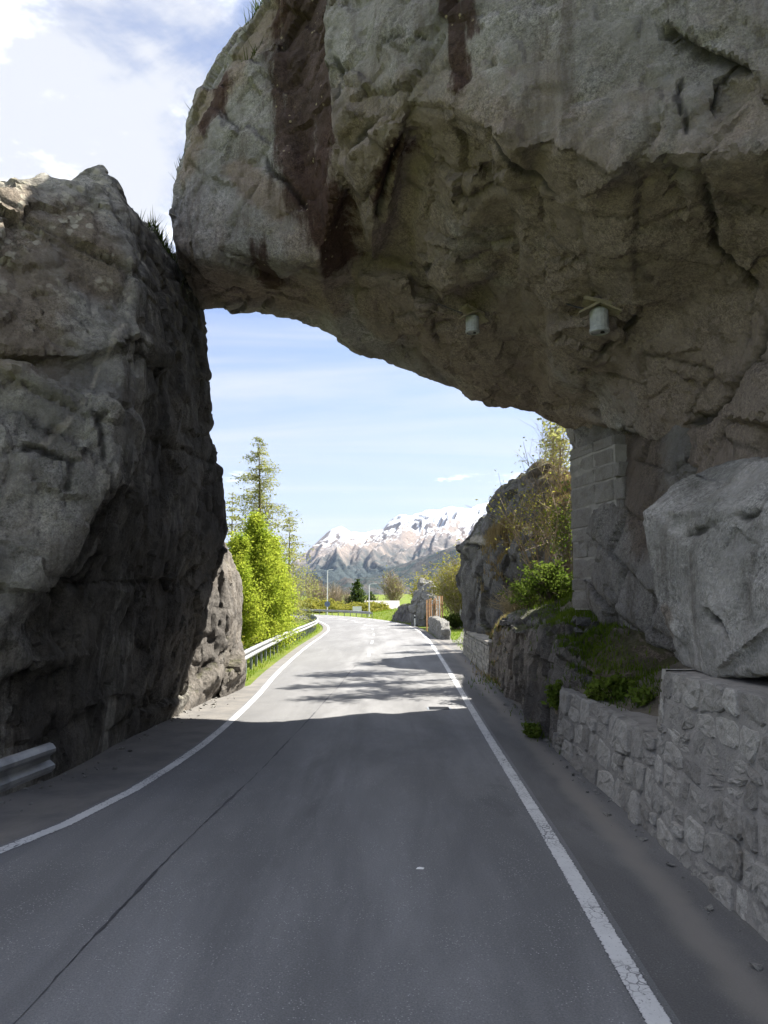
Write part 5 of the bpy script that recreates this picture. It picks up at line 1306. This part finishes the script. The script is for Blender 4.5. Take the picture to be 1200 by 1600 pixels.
larch('spruce_tree', (-2.6, 158, -1), P(585, 925, 158).z + 1, 2.6, M['spruce'], 'smaller conifer right of the dark conifer', None, 32, levels=30, per=10, leaf=.30, power=.8, start=.05)
shrub('bare_larch', (1.9, 170, 0), P(612, 888, 170).z, 3.4, 'leafless grey-brown tree above the barn roof', 33, 70, 900, .22, M['larch_pale'], M['twig'], 'tree', forks=10, r0=.07)
rng = np.random.default_rng(17)
tw = MB(); lf = []
for i in range(46):
    px = rng.uniform(440, 605); d = rng.uniform(150, 250); x = (px - 600) / 1200 * d
    top = np.interp(px, [440, 470, 510, 550, 605], [875, 890, 905, 925, 935]) + rng.uniform(-4, 14); zt = P(px, top, d).z; z0 = gz_at(x, d) - .5; h = max(2.5, zt - z0)
    for s in range(16):
        a = rng.uniform(0, 6.28); e = rng.uniform(.2, 1) * h * .26; p0 = Vector((x + rng.normal() * .1, d, z0)); tip = Vector((x + math.cos(a) * e, d + math.sin(a) * e, z0 + h * rng.uniform(.6, 1.02)))
        md_ = p0.lerp(tip, .45) + Vector((0, 0, h * .1)); tw.tube([p0, md_, tip], [.09, .05, .015], 3, False)
        for f in range(5):
            q = md_.lerp(tip, rng.uniform(0, .9)); dd = Vector(rng.normal(size=3)); dd.z = abs(dd.z) + .4; dd.normalize(); tw.tube([q, q + dd * h * rng.uniform(.08, .22)], [.03, .012], 3, False)
o = tw.build('woods', M['twig']); tag(o, 'brown leafless wood beyond the far bend', 'woods', kind='stuff')
pts = []
for i in range(44):
    px = rng.uniform(455, 608); d = rng.uniform(128, 150); x = (px - 600) / 1200 * d; h = rng.uniform(.8, 2.4) * (1.1 if px < 520 else .8); r = rng.uniform(1.0, 2.0); z0 = gz_at(x, d)
    n = 420; a = rng.normal(size=(n, 3)); a /= np.linalg.norm(a, axis=1)[:, None]; rr = rng.uniform(.5, 1, n)[:, None]
    pts.append(a * rr * np.array([r, r, h * .6]) + np.array([x, d, z0 + h * .5]))
v, f = quads(np.concatenate(pts), np.full(44 * 420, .22), rng); o = np_mesh('undergrowth', v, f, M['leaf_yellow']); tag(o, 'yellow-green undergrowth in front of the far wood', 'undergrowth', kind='stuff')
# ------------------------------------------------------------------ mountains
def sky_el(px, py): r = ray(px, py); return r.z / math.hypot(r.x, r.y)
def az_of(px): r = ray(px, 900); return math.atan2(r.x, r.y)
RIDGE = [(-500, 900), (0, 905), (300, 915), (420, 900), (462, 880), (480, 862), (500, 843), (516, 829), (533, 823), (548, 833), (566, 833), (580, 830), (598, 829), (606, 818), (618, 808), (627, 802), (636, 806), (650, 804), (668, 798), (690, 797),
         (705, 792), (720, 793), (735, 795), (750, 788), (765, 785), (785, 772), (820, 760), (900, 745), (1100, 730), (1500, 760), (2200, 800)]
def mountain(name, ridge, dist, base_d, na, nr, mat, seed, label=None, jag=1.0, spur=1.0, a0=-300, a1=1500, back=1.5):
    az = np.linspace(az_of(a0), az_of(a1), na); rz_ = np.array([az_of(p[0]) for p in ridge]); re = np.array([sky_el(*p) for p in ridge])
    el = np.interp(az, rz_, re); t = np.concatenate([np.linspace(0, 1, nr), 1 + np.linspace(.05, back - 1, 12)])
    A, T = np.meshgrid(az, t, indexing='ij'); E = np.repeat(el[:, None], len(t), 1)
    R = base_d + (dist - base_d) * T
    hr = E * dist + CAM_H
    prof = np.where(T <= 1, np.clip(T, 0, 1) ** 1.25, np.clip(1 - (T - 1) * 1.6, 0, 1))
    X, Y = R * np.sin(A), R * np.cos(A)
    q = np.stack([A.ravel() * dist / 420.0, T.ravel() * 2.1, np.full(A.size, seed * 1.7)], 1)
    q[:, 0] += 0.8 * vnoise(np.stack([q[:, 0] * .5, q[:, 1] * 1.2, q[:, 2]], 1), seed + 9)
    g = fbm(q, 6, seed, .52, ridge=True).reshape(A.shape); g2 = fbm(q * 4.1, 4, seed + 40, .55, ridge=True).reshape(A.shape)
    win = np.clip(T, 0, 1) ** .7 * np.clip((1.0 - T) * 1.6, 0, 1)
    Z = hr * prof + spur * 165 * (g - .55) * win + 26 * spur * g2 * np.clip(T * 2, 0, 1) * np.clip((1.05 - T) * 5, .30, 1) * jag
    Z = np.where(T <= 0.001, -60, Z)
    n2 = len(t); idx = np.arange(na * n2).reshape(na, n2)
    f = np.stack([idx[:-1, :-1], idx[1:, :-1], idx[1:, 1:], idx[:-1, 1:]], -1).reshape(-1, 4)
    o = np_mesh(name, np.stack([X, Y, Z], -1).reshape(-1, 3), f, mat); o.data.polygons.foreach_set('use_smooth', [True] * len(o.data.polygons)); o['kind'] = 'structure'
    return o
m, w = new_mat('mountain_rock')
p = world_pos(w); gm = w.n('ShaderNodeNewGeometry'); sp_ = w.n('ShaderNodeSeparateXYZ', None, Vector=p); nz = w.n('ShaderNodeSeparateXYZ', None, Vector=gm.outputs['Normal']).outputs[2]
n1 = w.noise(p, .0045, 8, .65, .4); n2 = w.noise(p, .022, 6, .7)
c = w.mix(w.smooth(n1, .36, .64), (.19, .17, .16), (.29, .24, .205))
alt = w.math('ADD', sp_.outputs[2], w.math('MULTIPLY', w.math('SUBTRACT', n1, .5), 420.0))
c = w.mix(w.smooth(alt, 400, 150), c, (.050, .062, .060))
sn = w.math('ADD', w.math('ADD', w.smooth(alt, 330, 900), w.math('MULTIPLY', w.math('SUBTRACT', nz, .66), 2.4)), w.math('MULTIPLY', w.math('SUBTRACT', n2, .5), 1.5))
c = w.mix(w.math('MULTIPLY', w.smooth(sn, .62, .82), w.smooth(alt, 280, 480)), c, (.60, .62, .66))
finish(w, c, .95, bump(w, n2, 1.0, 30.0), .05); M['mountain'] = m
m, w = new_mat('mountain_forest'); p = world_pos(w)
n1 = w.noise(p, .012, 7, .7); c = w.mix(w.smooth(n1, .4, .66), (.030, .042, .040), (.085, .075, .068))
finish(w, c, .95, bump(w, w.noise(p, .05, 5, .7), 1.0, 14.0), .05); M['forest_slope'] = m
mountain('mountain', RIDGE, 6800, 3300, 700, 170, M['mountain'], 4)
SLOPE = [(-500, 915), (0, 912), (300, 918), (420, 922), (480, 924), (520, 921), (545, 914), (580, 899), (620, 885), (660, 872), (700, 858), (740, 846), (800, 835), (900, 815), (1200, 790), (2200, 800)]
mountain('mountain', SLOPE, 3600, 1500, 500, 90, M['forest_slope'], 12, jag=.8, spur=.45)
# ------------------------------------------------------------------ air
hv = bpy.data.materials.new('haze_air'); hv.use_nodes = True; w = NT(hv.node_tree)
w.n('ShaderNodeOutputMaterial', None, Volume=w.n('ShaderNodeVolumePrincipled', None, Color=(.50, .68, 1.0, 1), Density=HAZE, Anisotropy=0.2))
hz = MB().box((0, 0, 700), (26000, 26000, 1800)).build('haze', hv); hz['kind'] = 'stuff'; hz['label'] = 'thin blue air haze over the whole valley'
